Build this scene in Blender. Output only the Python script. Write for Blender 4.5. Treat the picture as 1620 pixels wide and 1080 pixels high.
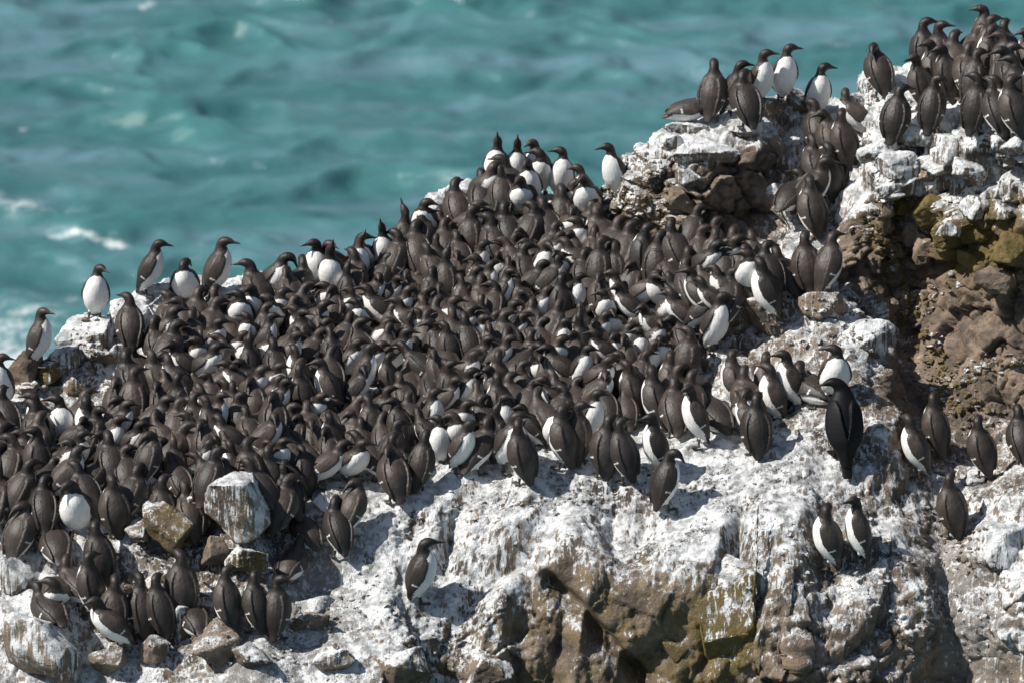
import bpy, bmesh, math, random
import numpy as np
from mathutils import Vector, Matrix
from mathutils.bvhtree import BVHTree
from mathutils.kdtree import KDTree
from mathutils import noise as mn

for o in list(bpy.data.objects):
    bpy.data.objects.remove(o)
SC = bpy.context.scene
COL = SC.collection
R = math.radians
rng = random.Random(7)

# ------------------------------------------------------------------ camera
PITCH = R(20.0)
DIST = 36.0
PXM = 255.0                       # photo pixels per metre at the middle of the colony
cam_d = bpy.data.cameras.new('camera')
cam = bpy.data.objects.new('camera', cam_d)
COL.objects.link(cam)
CAMP = Vector((0, -DIST * math.cos(PITCH), DIST * math.sin(PITCH)))
cam.location = CAMP
cam.rotation_euler = (math.pi / 2 - PITCH, 0, 0)
cam_d.sensor_width = 36.0
WID = 1620 / PXM
cam_d.lens = 36.0 * DIST / WID
cam_d.clip_start = 0.5
cam_d.clip_end = 20000
cam_d.dof.use_dof = True
cam_d.dof.focus_distance = 35.6
cam_d.dof.aperture_fstop = 2.8
SC.camera = cam

# ------------------------------------------------------------------ light
SUN_EL, SUN_AZ = 49.0, -105.0      # azimuth clockwise from +Y (the way the camera looks)
world = bpy.data.worlds.new('World')
SC.world = world
world.use_nodes = True
wn = world.node_tree
bg = wn.nodes['Background']
sky = wn.nodes.new('ShaderNodeTexSky')
sky.sky_type = 'NISHITA'
sky.sun_disc = False
sky.sun_elevation = R(SUN_EL)
sky.sun_rotation = R(SUN_AZ)
wn.links.new(sky.outputs[0], bg.inputs[0])
bg.inputs[1].default_value = 0.07
sun_d = bpy.data.lights.new('sun', 'SUN')
sun_d.energy = 5.0
sun_d.angle = R(0.5)
sun_d.color = (1.0, 0.955, 0.89)
sun = bpy.data.objects.new('sun', sun_d)
COL.objects.link(sun)
sdir = Vector((math.sin(R(SUN_AZ)) * math.cos(R(SUN_EL)), math.cos(R(SUN_AZ)) * math.cos(R(SUN_EL)), math.sin(R(SUN_EL))))
sun.rotation_euler = (-sdir).to_track_quat('-Z', 'Y').to_euler()
sun.location = (-10, -10, 20)
SC.view_settings.view_transform = 'Standard'
SC.view_settings.look = 'None'
SC.view_settings.exposure = 0.35
SC.view_settings.gamma = 1.0
SC.render.engine = 'CYCLES'

# ------------------------------------------------------------------ pixel <-> world
CX, CZ = Vector((1, 0, 0)), None
FWD = Vector((0, math.cos(PITCH), -math.sin(PITCH)))
UP = Vector((0, math.sin(PITCH), math.cos(PITCH)))
def ray(px, py):
    u = (px - 810) / PXM / DIST
    v = (540 - py) / PXM / DIST
    return (FWD + Vector((u, 0, 0)) + UP * v)
def at(px, py, Y):
    d = ray(px, py)
    return CAMP + d * ((Y - CAMP.y) / d.y)
def proj(P):
    q = Vector(P) - CAMP
    f = q.dot(FWD)
    return 810 + q.x / f * DIST * PXM, 540 - q.dot(UP) / f * DIST * PXM

# ------------------------------------------------------------------ helpers
def tag(o, label=None, cat=None, group=None, kind=None):
    if label: o['label'] = label
    if cat: o['category'] = cat
    if group: o['group'] = group
    if kind: o['kind'] = kind
    return o
def link(name, me, mat=None):
    o = bpy.data.objects.new(name, me)
    COL.objects.link(o)
    if mat: me.materials.append(mat)
    return o
def grid_faces(nr, nc):
    i = np.arange(nr - 1)[:, None] * nc + np.arange(nc - 1)[None, :]
    return np.stack([i, i + 1, i + nc + 1, i + nc], -1).reshape(-1, 4)
def mesh_np(name, V, F, smooth=True):
    me = bpy.data.meshes.new(name)
    me.from_pydata(V.tolist() if hasattr(V, 'tolist') else V, [], F.tolist() if hasattr(F, 'tolist') else F)
    if smooth:
        me.polygons.foreach_set('use_smooth', np.ones(len(me.polygons), dtype=bool))
    me.update()
    return me
def set_attr(me, name, vals):
    a = me.attributes.new(name, 'FLOAT', 'POINT')
    a.data.foreach_set('value', np.ascontiguousarray(vals, dtype=np.float32))

_r = np.random.RandomState(3)
PERM = np.concatenate([_r.permutation(256)] * 3)
GR = _r.normal(size=(256, 3)); GR /= np.linalg.norm(GR, axis=1)[:, None]
JT = _r.rand(256, 3); JV = _r.rand(256)
def _h(i, j, k):
    return PERM[(PERM[(PERM[i & 255] + j) & 255] + k) & 255]
def perlin(P):
    b = np.floor(P).astype(np.int64); f = P - b
    w = f * f * f * (f * (f * 6 - 15) + 10)
    out = 0
    for dx in (0, 1):
        wx = w[:, 0] if dx else 1 - w[:, 0]
        for dy in (0, 1):
            wy = w[:, 1] if dy else 1 - w[:, 1]
            for dz in (0, 1):
                wz = w[:, 2] if dz else 1 - w[:, 2]
                g = GR[_h(b[:, 0] + dx, b[:, 1] + dy, b[:, 2] + dz)]
                out = out + wx * wy * wz * (g[:, 0] * (f[:, 0] - dx) + g[:, 1] * (f[:, 1] - dy) + g[:, 2] * (f[:, 2] - dz))
    return out * 1.5
def fbm(P, n=4, gain=0.5):
    a, s, t = 1.0, 0, 1.0
    for i in range(n):
        s = s + a * perlin(P * t + 17.3 * i); a *= gain; t *= 2.03
    return s
def worley(P):
    b = np.floor(P).astype(np.int64)
    f1 = np.full(len(P), 9.0); f2 = f1.copy(); cid = np.zeros(len(P)); tl = np.zeros(len(P))
    for dx in (-1, 0, 1):
        for dy in (-1, 0, 1):
            for dz in (-1, 0, 1):
                c = b + np.array([dx, dy, dz])
                h = _h(c[:, 0], c[:, 1], c[:, 2])
                vec = c + JT[h] - P; d = np.linalg.norm(vec, axis=1)
                tv = (vec * GR[h]).sum(1)
                m = d < f1
                f2 = np.where(m, f1, np.minimum(f2, d)); cid = np.where(m, JV[h], cid); tl = np.where(m, tv, tl); f1 = np.where(m, d, f1)
    return f1, f2, cid, tl
def sstep(a, b, x):
    t = np.clip((x - a) / (b - a), 0, 1)
    return t * t * (3 - 2 * t)

# ------------------------------------------------------------------ materials
def nodes(name):
    m = bpy.data.materials.new(name); m.use_nodes = True
    nt = m.node_tree
    return m, nt, nt.nodes['Principled BSDF']
class NT:
    def __init__(s, nt): s.t = nt
    def n(s, typ, **kw):
        x = s.t.nodes.new(typ)
        for k, v in kw.items(): setattr(x, k, v)
        return x
    def put(s, sock, v):
        if isinstance(v, (int, float, tuple, list)): sock.default_value = v
        else: s.t.links.new(v, sock)
    def math(s, op, a, b=0.0, c=0.0, clamp=False):
        x = s.n('ShaderNodeMath', operation=op, use_clamp=clamp)
        s.put(x.inputs[0], a); s.put(x.inputs[1], b); s.put(x.inputs[2], c)
        return x.outputs[0]
    def mix(s, f, a, b):
        x = s.n('ShaderNodeMix', data_type='RGBA')
        s.put(x.inputs[0], f); s.put(x.inputs[6], a if not isinstance(a, tuple) else a + (1,)); s.put(x.inputs[7], b if not isinstance(b, tuple) else b + (1,))
        return x.outputs[2]
    def noise(s, vec, scale, detail=4, rough=0.55, dist=0.0):
        x = s.n('ShaderNodeTexNoise')
        s.put(x.inputs['Vector'], vec); x.inputs['Scale'].default_value = scale
        x.inputs['Detail'].default_value = detail; x.inputs['Roughness'].default_value = rough; x.inputs['Distortion'].default_value = dist
        return x.outputs[0]
    def scale(s, vec, v):
        x = s.n('ShaderNodeVectorMath', operation='MULTIPLY'); s.put(x.inputs[0], vec); x.inputs[1].default_value = v
        return x.outputs[0]
    def ramp(s, f, a, b):
        x = s.n('ShaderNodeMapRange', interpolation_type='SMOOTHSTEP'); s.put(x.inputs[0], f)
        x.inputs[1].default_value = a; x.inputs[2].default_value = b
        return x.outputs[0]
    def attr(s, name):
        x = s.n('ShaderNodeAttribute', attribute_name=name)
        return x

def rock_material(name, per_object=False):
    m, nt, bs = nodes(name); T = NT(nt)
    geo = T.n('ShaderNodeNewGeometry')
    pos = geo.outputs['Position']
    sep = T.n('ShaderNodeSeparateXYZ'); T.put(sep.inputs[0], geo.outputs['Normal'])
    nz = sep.outputs[2]
    if per_object:
        g = T.n('ShaderNodeAttribute', attribute_type='OBJECT', attribute_name='guano').outputs['Fac']
        oc = T.n('ShaderNodeAttribute', attribute_type='OBJECT', attribute_name='ochre').outputs['Fac']
        dk = T.n('ShaderNodeAttribute', attribute_type='OBJECT', attribute_name='dark').outputs['Fac']
    else:
        g = T.attr('guano').outputs['Fac']; oc = T.attr('ochre').outputs['Fac']; dk = T.attr('dark').outputs['Fac']
    n1 = T.noise(pos, 4.5, 8, 0.62)
    n2 = T.noise(pos, 26, 6, 0.65)
    n3 = T.noise(pos, 110, 3, 0.6)
    st = T.noise(T.scale(pos, (30, 18, 2.2)), 1.0, 4, 0.6, 0.4)
    # base rock
    c = T.mix(T.ramp(n1, 0.35, 0.65), (0.082, 0.067, 0.055), (0.31, 0.235, 0.175))
    c = T.mix(T.math('MULTIPLY', T.ramp(n2, 0.45, 0.7), 0.55), c, (0.22, 0.17, 0.13))
    red = T.noise(T.scale(pos, (1, 1, 1)), 9, 5, 0.6)
    c = T.mix(T.math('MULTIPLY', T.ramp(red, 0.55, 0.72), 0.32), c, (0.16, 0.075, 0.05))
    oclvl = T.math('ADD', T.math('MULTIPLY', oc, 1.3), T.math('SUBTRACT', T.noise(pos, 6.5, 6, 0.65), 0.72))
    c = T.mix(T.ramp(oclvl, 0.0, 0.45), c, T.mix(n2, (0.055, 0.045, 0.016), (0.26, 0.185, 0.07)))
    hi = T.noise(pos, 70, 5, .75)
    gv = T.n('ShaderNodeVectorMath', operation='SCALE'); T.put(gv.inputs[0], c); T.put(gv.inputs['Scale'], T.math('ADD', .30, T.math('MULTIPLY', hi, 1.4)))
    c = gv.outputs[0]
    c = T.mix(T.math('MULTIPLY', dk, 0.8, clamp=True), c, (0.03, 0.027, 0.024))
    grit = T.mix(T.ramp(n2, .35, .7), (0.25, 0.235, 0.215), (0.40, 0.385, 0.36))
    c = T.mix(T.math('MULTIPLY', dk, -1.1, clamp=True), c, grit)
    # guano: settles on what faces up, runs down the faces in streaks
    lvl = T.math('ADD', T.math('MULTIPLY', g, 1.05), T.math('MULTIPLY', nz, 0.36))
    vert = T.ramp(nz, .97, .58)
    calm = T.math('SUBTRACT', 1.0, T.math('MULTIPLY', vert, .6))
    grain = T.math('ADD', T.math('MULTIPLY', T.math('SUBTRACT', n1, 0.5), 1.35), T.math('MULTIPLY', T.math('SUBTRACT', n2, 0.5), 1.15))
    grain = T.math('ADD', grain, T.math('MULTIPLY', T.math('SUBTRACT', n3, 0.5), 0.8))
    lvl = T.math('ADD', lvl, T.math('MULTIPLY', grain, calm))
    st2 = T.noise(T.scale(pos, (70, 45, 4.0)), 1.0, 3, 0.6, 0.3)
    run = T.math('ADD', T.math('MULTIPLY', T.math('SUBTRACT', st, 0.50), 2.6), T.math('MULTIPLY', T.math('SUBTRACT', st2, 0.50), 1.7))
    lvl = T.math('ADD', lvl, T.math('MULTIPLY', run, T.math('MULTIPLY', vert, T.math('ADD', T.math('MULTIPLY', g, .7), .25))))
    msk = T.ramp(lvl, 0.67, 0.88)
    wc = T.mix(T.ramp(T.noise(pos, 12, 6, 0.7), 0.36, 0.60), (0.30, 0.31, 0.31), (0.755, 0.765, 0.765))
    col = T.mix(msk, c, wc)
    nt.links.new(col, bs.inputs['Base Color'])
    bs.inputs['Roughness'].default_value = 0.88
    bs.inputs['Specular IOR Level'].default_value = 0.25
    h = T.math('ADD', T.math('MULTIPLY', n2, 0.6), T.math('MULTIPLY', T.math('ADD', n3, hi), 0.33))
    h = T.math('ADD', h, T.math('MULTIPLY', msk, 0.12))
    b = T.n('ShaderNodeBump'); b.inputs['Strength'].default_value = 0.9; b.inputs['Distance'].default_value = 0.035
    T.put(b.inputs['Height'], h)
    nt.links.new(b.outputs[0], bs.inputs['Normal'])
    return m
M_ROCK = rock_material('guano_rock')
M_BOULDER = rock_material('guano_boulder', True)
# ------------------------------------------------------------------ the rock: one lofted sheet, profiles (photo row, depth in metres) per photo column
PROF = {
 -500: [(1300,-3.2),(1080,-2.4),(985,-2.0),(900,-1.6),(820,-1.2),(760,-.8),(730,-.6),(710,-.45),(700,-.35)],
 -250: [(1300,-3.2),(1080,-2.3),(980,-1.9),(870,-1.4),(780,-1.0),(720,-.6),(680,-.3),(650,-.1),(640,0)],
 0:   [(1300,-3.2),(1080,-2.3),(980,-1.9),(860,-1.4),(770,-1.0),(700,-.5),(640,-.12),(618,0.0),(600,.1)],
 100: [(1300,-3.2),(1080,-2.3),(970,-1.9),(850,-1.4),(760,-1.0),(690,-.42),(635,-.05),(580,.1),(550,.25)],
 200: [(1300,-3.2),(1080,-2.3),(960,-1.9),(840,-1.5),(760,-1.05),(660,-.25),(585,.25),(500,.65),(468,.85)],
 300: [(1300,-3.2),(1080,-2.3),(980,-1.95),(860,-1.55),(770,-1.1),(640,-.1),(520,.7),(455,1.15),(436,1.35)],
 400: [(1300,-3.2),(1080,-2.4),(1000,-2.0),(870,-1.6),(770,-1.15),(630,-.1),(510,.8),(450,1.2),(432,1.4)],
 500: [(1300,-3.2),(1080,-2.3),(1000,-1.9),(880,-1.4),(800,-1.1),(640,-.1),(510,.85),(440,1.3),(420,1.5)],
 600: [(1300,-2.9),(1080,-2.3),(990,-1.95),(870,-1.45),(795,-1.1),(630,0),(490,1.0),(420,1.5),(400,1.65)],
 700: [(1300,-2.3),(1080,-1.98),(965,-1.72),(850,-1.32),(765,-1.0),(620,0),(470,1.1),(345,1.9),(318,2.1)],
 800: [(1300,-2.1),(1080,-1.88),(945,-1.66),(825,-1.22),(752,-.95),(600,.1),(450,1.2),(320,2.0),(285,2.3)],
 900: [(1300,-2.0),(1080,-1.85),(925,-1.62),(812,-1.16),(735,-.85),(590,.2),(440,1.3),(335,1.9),(310,2.1)],
 960: [(1300,-2.0),(1080,-1.83),(920,-1.6),(812,-1.15),(738,-.85),(590,.2),(410,1.4),(340,1.62),(292,1.85)],
 1040: [(1300,-2.0),(1080,-1.85),(912,-1.6),(810,-1.15),(735,-.8),(580,.28),(385,1.22),(245,1.46),(200,1.85)],
 1100: [(1300,-2.0),(1080,-1.9),(905,-1.62),(805,-1.15),(722,-.75),(565,.35),(390,1.15),(240,1.42),(188,1.95)],
 1200: [(1300,-2.0),(1080,-1.9),(900,-1.62),(792,-1.12),(702,-.65),(548,.35),(390,1.2),(235,1.5),(165,1.95)],
 1260: [(1300,-2.0),(1080,-2.0),(905,-1.62),(785,-1.1),(690,-.62),(550,.15),(420,.85),(300,1.45),(150,2.1)],
 1310: [(1300,-2.2),(1080,-2.05),(912,-1.6),(780,-1.05),(680,-.6),(590,-.1),(455,0.55),(330,1.2),(155,2.15)],
 1360: [(1300,-2.2),(1080,-2.02),(922,-1.55),(785,-1.05),(666,-.6),(585,-.2),(470,0.72),(320,1.0),(145,2.05)],
 1400: [(1300,-2.2),(1080,-1.92),(932,-1.5),(790,-1.0),(668,-.58),(590,-0.05),(500,0.82),(290,0.86),(112,2.0)],
 1440: [(1300,-2.1),(1080,-1.8),(950,-1.58),(835,-1.1),(705,-.4),(640,.15),(480,0.95),(222,1.08),(98,2.1)],
 1490: [(1300,-2.0),(1080,-1.6),(952,-1.4),(862,-1.02),(742,-.38),(650,.15),(450,0.74),(207,0.88),(85,2.1)],
 1550: [(1300,-2.2),(1080,-1.75),(950,-1.5),(822,-1.0),(742,-.45),(650,.05),(450,0.48),(202,0.64),(75,2.0)],
 1620: [(1300,-2.4),(1080,-1.9),(950,-1.7),(792,-1.05),(732,-.6),(650,0),(450,0.22),(197,0.42),(72,2.0)],
 1880: [(1300,-2.4),(1080,-1.95),(950,-1.75),(790,-1.05),(725,-.6),(645,0),(450,-0.2),(195,0.0),(78,2.0)],
 2150:[(1300,-2.4),(1080,-1.95),(950,-1.75),(800,-1.05),(735,-.6),(655,0),(470,.5),(260,.6),(160,2.0)],
}
KX = np.array(sorted(PROF), float)
KP = np.array([PROF[int(k)] for k in KX], float)            # (ncol, 9, 2)
def hermite(xk, yk, x):
    m = np.gradient(yk, xk, axis=0)
    d = np.diff(yk, axis=0) / np.diff(xk).reshape(-1, *([1] * (yk.ndim - 1)))
    m[1:-1] = np.where(d[:-1] * d[1:] <= 0, 0, m[1:-1])
    i = np.clip(np.searchsorted(xk, x) - 1, 0, len(xk) - 2)
    h = xk[i + 1] - xk[i]; t = (x - xk[i]) / h
    sh = (-1,) + (1,) * (yk.ndim - 1)
    t = t.reshape(sh); h = h.reshape(sh)
    return ((2*t**3-3*t**2+1) * yk[i] + (t**3-2*t**2+t) * h * m[i] + (-2*t**3+3*t**2) * yk[i+1] + (t**3-t**2) * h * m[i+1])
FINE = 2.5
pxs = np.concatenate([np.arange(-500, -60, 8.0), np.arange(-60, 1680, FINE), np.arange(1680, 2151, 8.0)])
KC = hermite(KX, KP, pxs)                                    # (nc, 9, 2)
seg_rows = [22, 78, 50, 52, 52, 74, 74, 78, 26]
ts = np.concatenate([np.linspace(k, k + 1, seg_rows[k + 1], endpoint=False) for k in range(8)] + [[8.0]])
PY = np.empty((len(ts), len(pxs))); PYD = np.empty_like(PY)
kk = np.arange(9.0)
q = hermite(kk, np.transpose(KC, (1, 0, 2)), ts)            # (nt, nc, 2)
PY = q[:, :, 0]; DY = q[:, :, 1]
PX = np.broadcast_to(pxs[None, :], PY.shape)
u = (PX - 810) / PXM / DIST; v = (540 - PY) / PXM / DIST
dy = FWD.y + UP.y * v; dz = FWD.z + UP.z * v
t = (DY - CAMP.y) / dy
V = np.stack([CAMP.x + u * t, DY, CAMP.z + dz * t], -1)      # (nr, nc, 3)
nr, nc = PY.shape
# regions of the rock: (px, py, radius, guano, ochre, dark, blocks, lumps)
REG = [
 (750,800,110,.86,.0,.0,.25,1.0),(900,780,90,.84,.0,.0,.3,1.0),(1050,800,100,.88,.0,.0,.25,1.0),(1200,780,100,.85,.0,.0,.3,1.0),(1300,700,80,.72,.0,.0,.3,.9),
 (1130,700,70,.8,0,0,.2,.7),(1350,850,110,.66,.0,.05,.35,.9),(1450,800,60,.55,.0,.1,.3,.6),(620,900,80,.9,.0,.0,.2,.8),(720,960,70,.86,.1,.0,.3,.9),
 (640,1040,60,.55,.55,.0,.5,.7),(760,1050,70,.45,.35,.1,.5,.7),(880,960,70,.2,.55,.3,.7,.4),(980,980,80,.14,.5,.45,.8,.4),(900,1060,80,.12,.4,.5,.7,.4),
 (830,890,60,.6,.2,.05,.5,.8),(1000,890,50,.42,.35,.2,.7,.6),(1070,1010,60,.15,.55,.3,.7,.4),(1150,980,60,.22,.95,.0,.4,.5),(1190,880,60,.7,.2,.0,.3,.9),
 (1230,960,60,.45,.3,.1,.6,.6),(1330,960,90,.48,.12,.2,.6,.7),(1430,960,80,.5,.05,.2,.5,.7),(1360,1060,80,.38,.2,.3,.6,.6),(1250,1060,50,.35,.3,.3,.6,.6),
 (1500,880,45,.3,.2,-1.0,.2,.4),(1540,1010,60,.5,.0,-.8,.2,.5),(1600,850,70,.82,.0,.0,.3,.9),(1600,1040,60,.5,.05,.0,.3,.6),(1470,1060,60,.4,0,.2,.3,.5),
 (1560,720,60,.42,.1,.05,.4,.7),(1450,740,40,.35,.1,.2,.3,.5),
 (520,930,60,.38,.0,-2.6,.1,.15),(470,1050,70,.36,.0,-2.6,.1,.15),(420,950,60,.36,.0,.1,.2,.4),(560,1060,50,.55,.0,.0,.2,.6),
 (80,860,90,.52,.1,.1,.5,.8),(60,1000,90,.5,.1,.0,.5,.9),(200,960,80,.3,.1,.25,.5,.7),(280,860,70,.42,.25,.15,.5,.7),(300,1000,60,.38,.2,.1,.4,.7),(200,1060,70,.45,.05,.1,.4,.7),(400,840,60,.35,.2,.1,.4,.6),(480,860,60,.42,.1,.1,.2,.6),
 (100,700,120,.42,.0,.15,.2,.6),(300,680,120,.45,.0,.1,.2,.6),(500,680,100,.5,.0,.05,.2,.6),(600,620,90,.6,.05,.0,.2,.6),(750,620,110,.55,.0,.0,.2,.6),(900,600,100,.5,.0,.05,.2,.6),(1050,640,80,.6,.0,.0,.2,.6),
 (400,520,100,.5,.0,.0,.2,.6),(600,480,110,.5,.0,.0,.2,.6),(800,440,110,.52,.0,.0,.2,.6),(950,450,100,.48,.0,.05,.2,.6),(1100,420,70,.45,.0,.05,.3,.6),(850,340,80,.52,.0,.0,.2,.6),
 (60,590,60,.5,.35,.0,.8,.8),(150,560,60,.72,.15,.0,.8,.9),(220,490,50,.75,.05,.0,.7,.9),(330,440,60,.7,.0,.0,.5,.8),
 (720,310,50,.9,.05,.0,.5,1.0),
 (1000,300,45,.60,.25,.0,1.0,.9),(1050,250,45,.68,.15,.0,1.0,.9),(1110,205,60,.85,.0,.0,.7,1.0),(1200,190,60,.62,.0,.1,.8,.9),(1250,170,50,.55,.0,.1,.8,.9),(1100,300,55,.30,.3,.1,1.0,.5),(1180,270,60,.18,.12,.5,1.0,.4),(1230,300,50,.45,.1,.2,.9,.6),(1010,350,40,.3,.3,.1,1.0,.7),(1120,360,50,.2,.2,.4,.9,.4),
 (1290,320,60,.6,.05,.1,.6,.7),(1270,430,50,.68,.05,.0,.5,.9),(1180,470,60,.68,.0,.05,.6,.9),(1120,530,60,.5,.0,.15,.7,.8),(1220,520,60,.45,.0,.2,.7,.8),(1310,510,60,.5,.0,.15,.7,.8),(1370,540,50,.75,.05,.0,.5,1.0),(1200,600,60,.4,.0,.2,.4,.6),(1330,600,60,.42,.0,.3,.5,.6),
 (1380,110,40,.75,.1,.0,.5,1.0),(1450,150,60,.78,.0,.0,.5,.9),(1570,120,70,.75,.0,.0,.5,.9),(1420,230,60,.78,.05,.0,1.0,.9),(1540,230,70,.74,.05,.0,1.2,.8),(1360,230,40,.7,.05,.0,.8,.9),
 (1390,290,45,.72,.15,.0,1.1,.8),(1470,285,50,.74,.1,.0,1.3,.7),(1570,285,50,.74,.1,.0,1.3,.7),(1400,350,40,.45,.4,.0,1.2,.7),(1480,355,45,.36,.55,.0,1.3,.5),(1580,355,45,.40,.55,.05,1.3,.5),(1560,410,60,.12,.6,.35,1.3,.4),(1440,420,50,.22,.35,.15,1.0,.9),(1400,470,40,.2,.3,.3,.8,.8),(1470,500,60,.22,.25,.05,.7,1.0),(1560,520,70,.08,.1,.75,.8,.5),(1500,590,50,.25,.2,.05,.5,1.0),(1430,600,40,.1,.05,.7,.5,.5),(1590,610,60,.3,.15,.2,.6,.9),(1340,400,40,.15,.2,.6,.8,.6),
 (0,1060,60,.45,0,.1,.4,.8),(-300,900,250,.5,.1,.1,.5,.8),(1900,600,250,.4,.2,.2,.9,.7),
]
RG = np.array(REG, float)
RG[:, 5] *= np.where(RG[:, 5] > 0, .22, 1.0)
RG[:, 4] *= .85
_m = (RG[:, 1] > 870) & (RG[:, 0] > 800) & (RG[:, 0] < 1300) & (RG[:, 2] > 50); RG[_m, 6] *= .3; RG[_m, 3] += .20
_m = (RG[:, 1] > 690) & (RG[:, 0] > 600) & (RG[:, 3] > .6); RG[_m, 3] -= .20
_m = (RG[:, 4] > .3) & (RG[:, 1] > 850); RG[_m, 4] *= .72
_m = (RG[:, 0] < 520) & (RG[:, 1] > 820); RG[_m, 3] += .1
def region(px, py):
    """guano, ochre, dark, blocks, lumps at photo-plane places of the rock"""
    sh = px.shape; a = px.ravel(); b = py.ravel()
    out = np.zeros((a.size, 5)); ws = np.zeros(a.size)
    for r in RG:
        w = np.exp(-((a - r[0]) ** 2 + (b - r[1]) ** 2) / (2 * (r[2] * .62) ** 2)) + 1e-7
        ws += w; out += w[:, None] * r[3:]
    return (out / ws[:, None]).reshape(*sh, 5)
step = 3
A = region(PX[::step, ::step], PY[::step, ::step])
def up(Z):
    ri = np.linspace(0, Z.shape[0] - 1.001, nr) if (nr - 1) % step else np.arange(nr) / step
    ri = np.minimum(np.arange(nr) / step, Z.shape[0] - 1.001); ci = np.minimum(np.arange(nc) / step, Z.shape[1] - 1.001)
    r0 = ri.astype(int); c0 = ci.astype(int); fr = (ri - r0)[:, None, None]; fc = (ci - c0)[None, :, None]
    return (Z[r0][:, c0] * (1-fr) * (1-fc) + Z[r0+1][:, c0] * fr * (1-fc) + Z[r0][:, c0+1] * (1-fr) * fc + Z[r0+1][:, c0+1] * fr * fc)
A = up(A)
def normals(V):
    du = np.gradient(V, axis=1); dv = np.gradient(V, axis=0)
    n = np.cross(du, dv); return n / (np.linalg.norm(n, axis=-1, keepdims=True) + 1e-9)
N = normals(V)
flat = V.reshape(-1, 3)
wob = np.stack([fbm(flat * 3.1 + 5, 3), fbm(flat * 3.1 + 55, 3), fbm(flat * 3.1 + 99, 3)], -1) * 0.07
steep = 1 - np.clip(N[..., 2].reshape(-1), 0, 1)
steepk = 0.35 + 0.65 * sstep(.15, .6, steep)
blk = A[..., 3].reshape(-1); lmp = A[..., 4].reshape(-1)
f1, f2, cid, tl = worley((flat + wob) * np.array([3.6, 3.6, 4.6]))
crack = sstep(0.0, 0.09, f2 - f1)
D = blk * steepk * ((cid - .5) * .14 + tl * .11 - (1 - crack) * .05)
f1, f2, cid, tl = worley((flat + wob * .5) * np.array([9, 9, 11.]) + 31)
D += blk * steepk * ((cid - .5) * .04 + tl * .045 - (1 - sstep(0, .14, f2 - f1)) * .018)
D += fbm(flat * 1.3 + 40, 2) * .07 + fbm(flat * np.array([4.5, 2.5, 1.2]) + 8, 3) * .045 * sstep(.1, .5, steep) + fbm(flat * 2.0, 3) * .045 + fbm(flat * 6.5 + 9, 3) * .02
f1, f2, cid, tl = worley((flat + wob * .3) * 17 + 7)
lmp = lmp * np.clip(.55 + 1.1 * fbm(flat * 2.6 + 61, 3), .1, 1.5)
D += lmp * (.5 - f1) * .030
f1, f2, cid, tl = worley((flat + wob * .2) * 38 + 70)
D += lmp * (.5 - f1) * .010 + fbm(flat * 45, 2) * .006
# vertical ribs and grooves on the steep faces
D += sstep(.45, .85, steep) * fbm(flat * np.array([9, 5, 1.3]) + 3, 3) * .03
V2 = V + N * D.reshape(nr, nc, 1)
dome = sstep(560, 680, PX) * (1 - sstep(1380, 1450, PX)) * sstep(760, 850, PY)
lob = np.abs(fbm(np.stack([(PX / 150 + (PY - 800) / 420).ravel(), (PY / 330).ravel(), np.zeros(PX.size)], -1) + 12.7, 2)).reshape(nr, nc)
V2 += N * (dome * (np.minimum(lob, .5) * .34 - .06))[..., None]
ci = lambda p: int(np.argmin(abs(pxs - p)))
# the diagonal cleft in the front cliff
dcl = np.abs((PY - 905) - (PX - 850) * 1.02) / 1.43
cl = np.exp(-(dcl / 13.0) ** 2) * sstep(840, 880, PX) * (1 - sstep(1010, 1050, PX)) * sstep(880, 930, PY)
V2 += np.array([0, 1.0, -.1]) * (cl * .22)[..., None]
ROCK_TOP = V2
# skirts: the seaward side behind the skyline and the foot of the stack below the frame, down to under the water
def skirt(row, steps):
    out = []
    for dy_, dz_, k in steps:
        r = row.copy(); r[:, 1] += dy_
        r[:, 2] = row[:, 2] + dz_ if k is None else k
        r += (fbm(r * 1.3 + 4, 3) * .12)[:, None] * np.array([.3, 1, .5])
        out.append(r)
    return np.array(out)
back = skirt(V2[-1], [(.12, -.12, None), (.3, -.4, None), (.6, -1.0, None), (1.2, -2.2, None), (2.2, -4.5, None), (3.4, -7.5, None), (4.5, 0, -13.0)])
front = skirt(V2[0], [(-2.6, 0, -13.0), (-1.6, -7, None), (-.9, -3.2, None), (-.4, -1.2, None), (-.12, -.35, None)])
VV = np.concatenate([front, V2, back], 0)
AA = np.concatenate([np.repeat(A[:1], len(front), 0), A, np.repeat(A[-1:], len(back), 0)], 0)
me = mesh_np('sea_rock', VV.reshape(-1, 3), grid_faces(*VV.shape[:2]))
for i, nme in enumerate(('guano', 'ochre', 'dark')):
    set_attr(me, nme, AA[..., i].reshape(-1))
terrain = link('terrain', me, M_ROCK)
tag(terrain, 'guano-whitened sea rock that carries the whole bird colony', 'rock', kind='structure')
SV = ROCK_TOP[::2, ::2]
GEOV = SV.reshape(-1, 3).tolist()
GEOF = grid_faces(*SV.shape[:2]).tolist()
BVH = BVHTree.FromPolygons([Vector(p) for p in GEOV], GEOF)
BVH0 = BVH
def hit(px, py, bvh=None):
    d = ray(px, py).normalized()
    p, n, i, dd = (bvh or BVH).ray_cast(CAMP, d)
    return p, n

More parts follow.
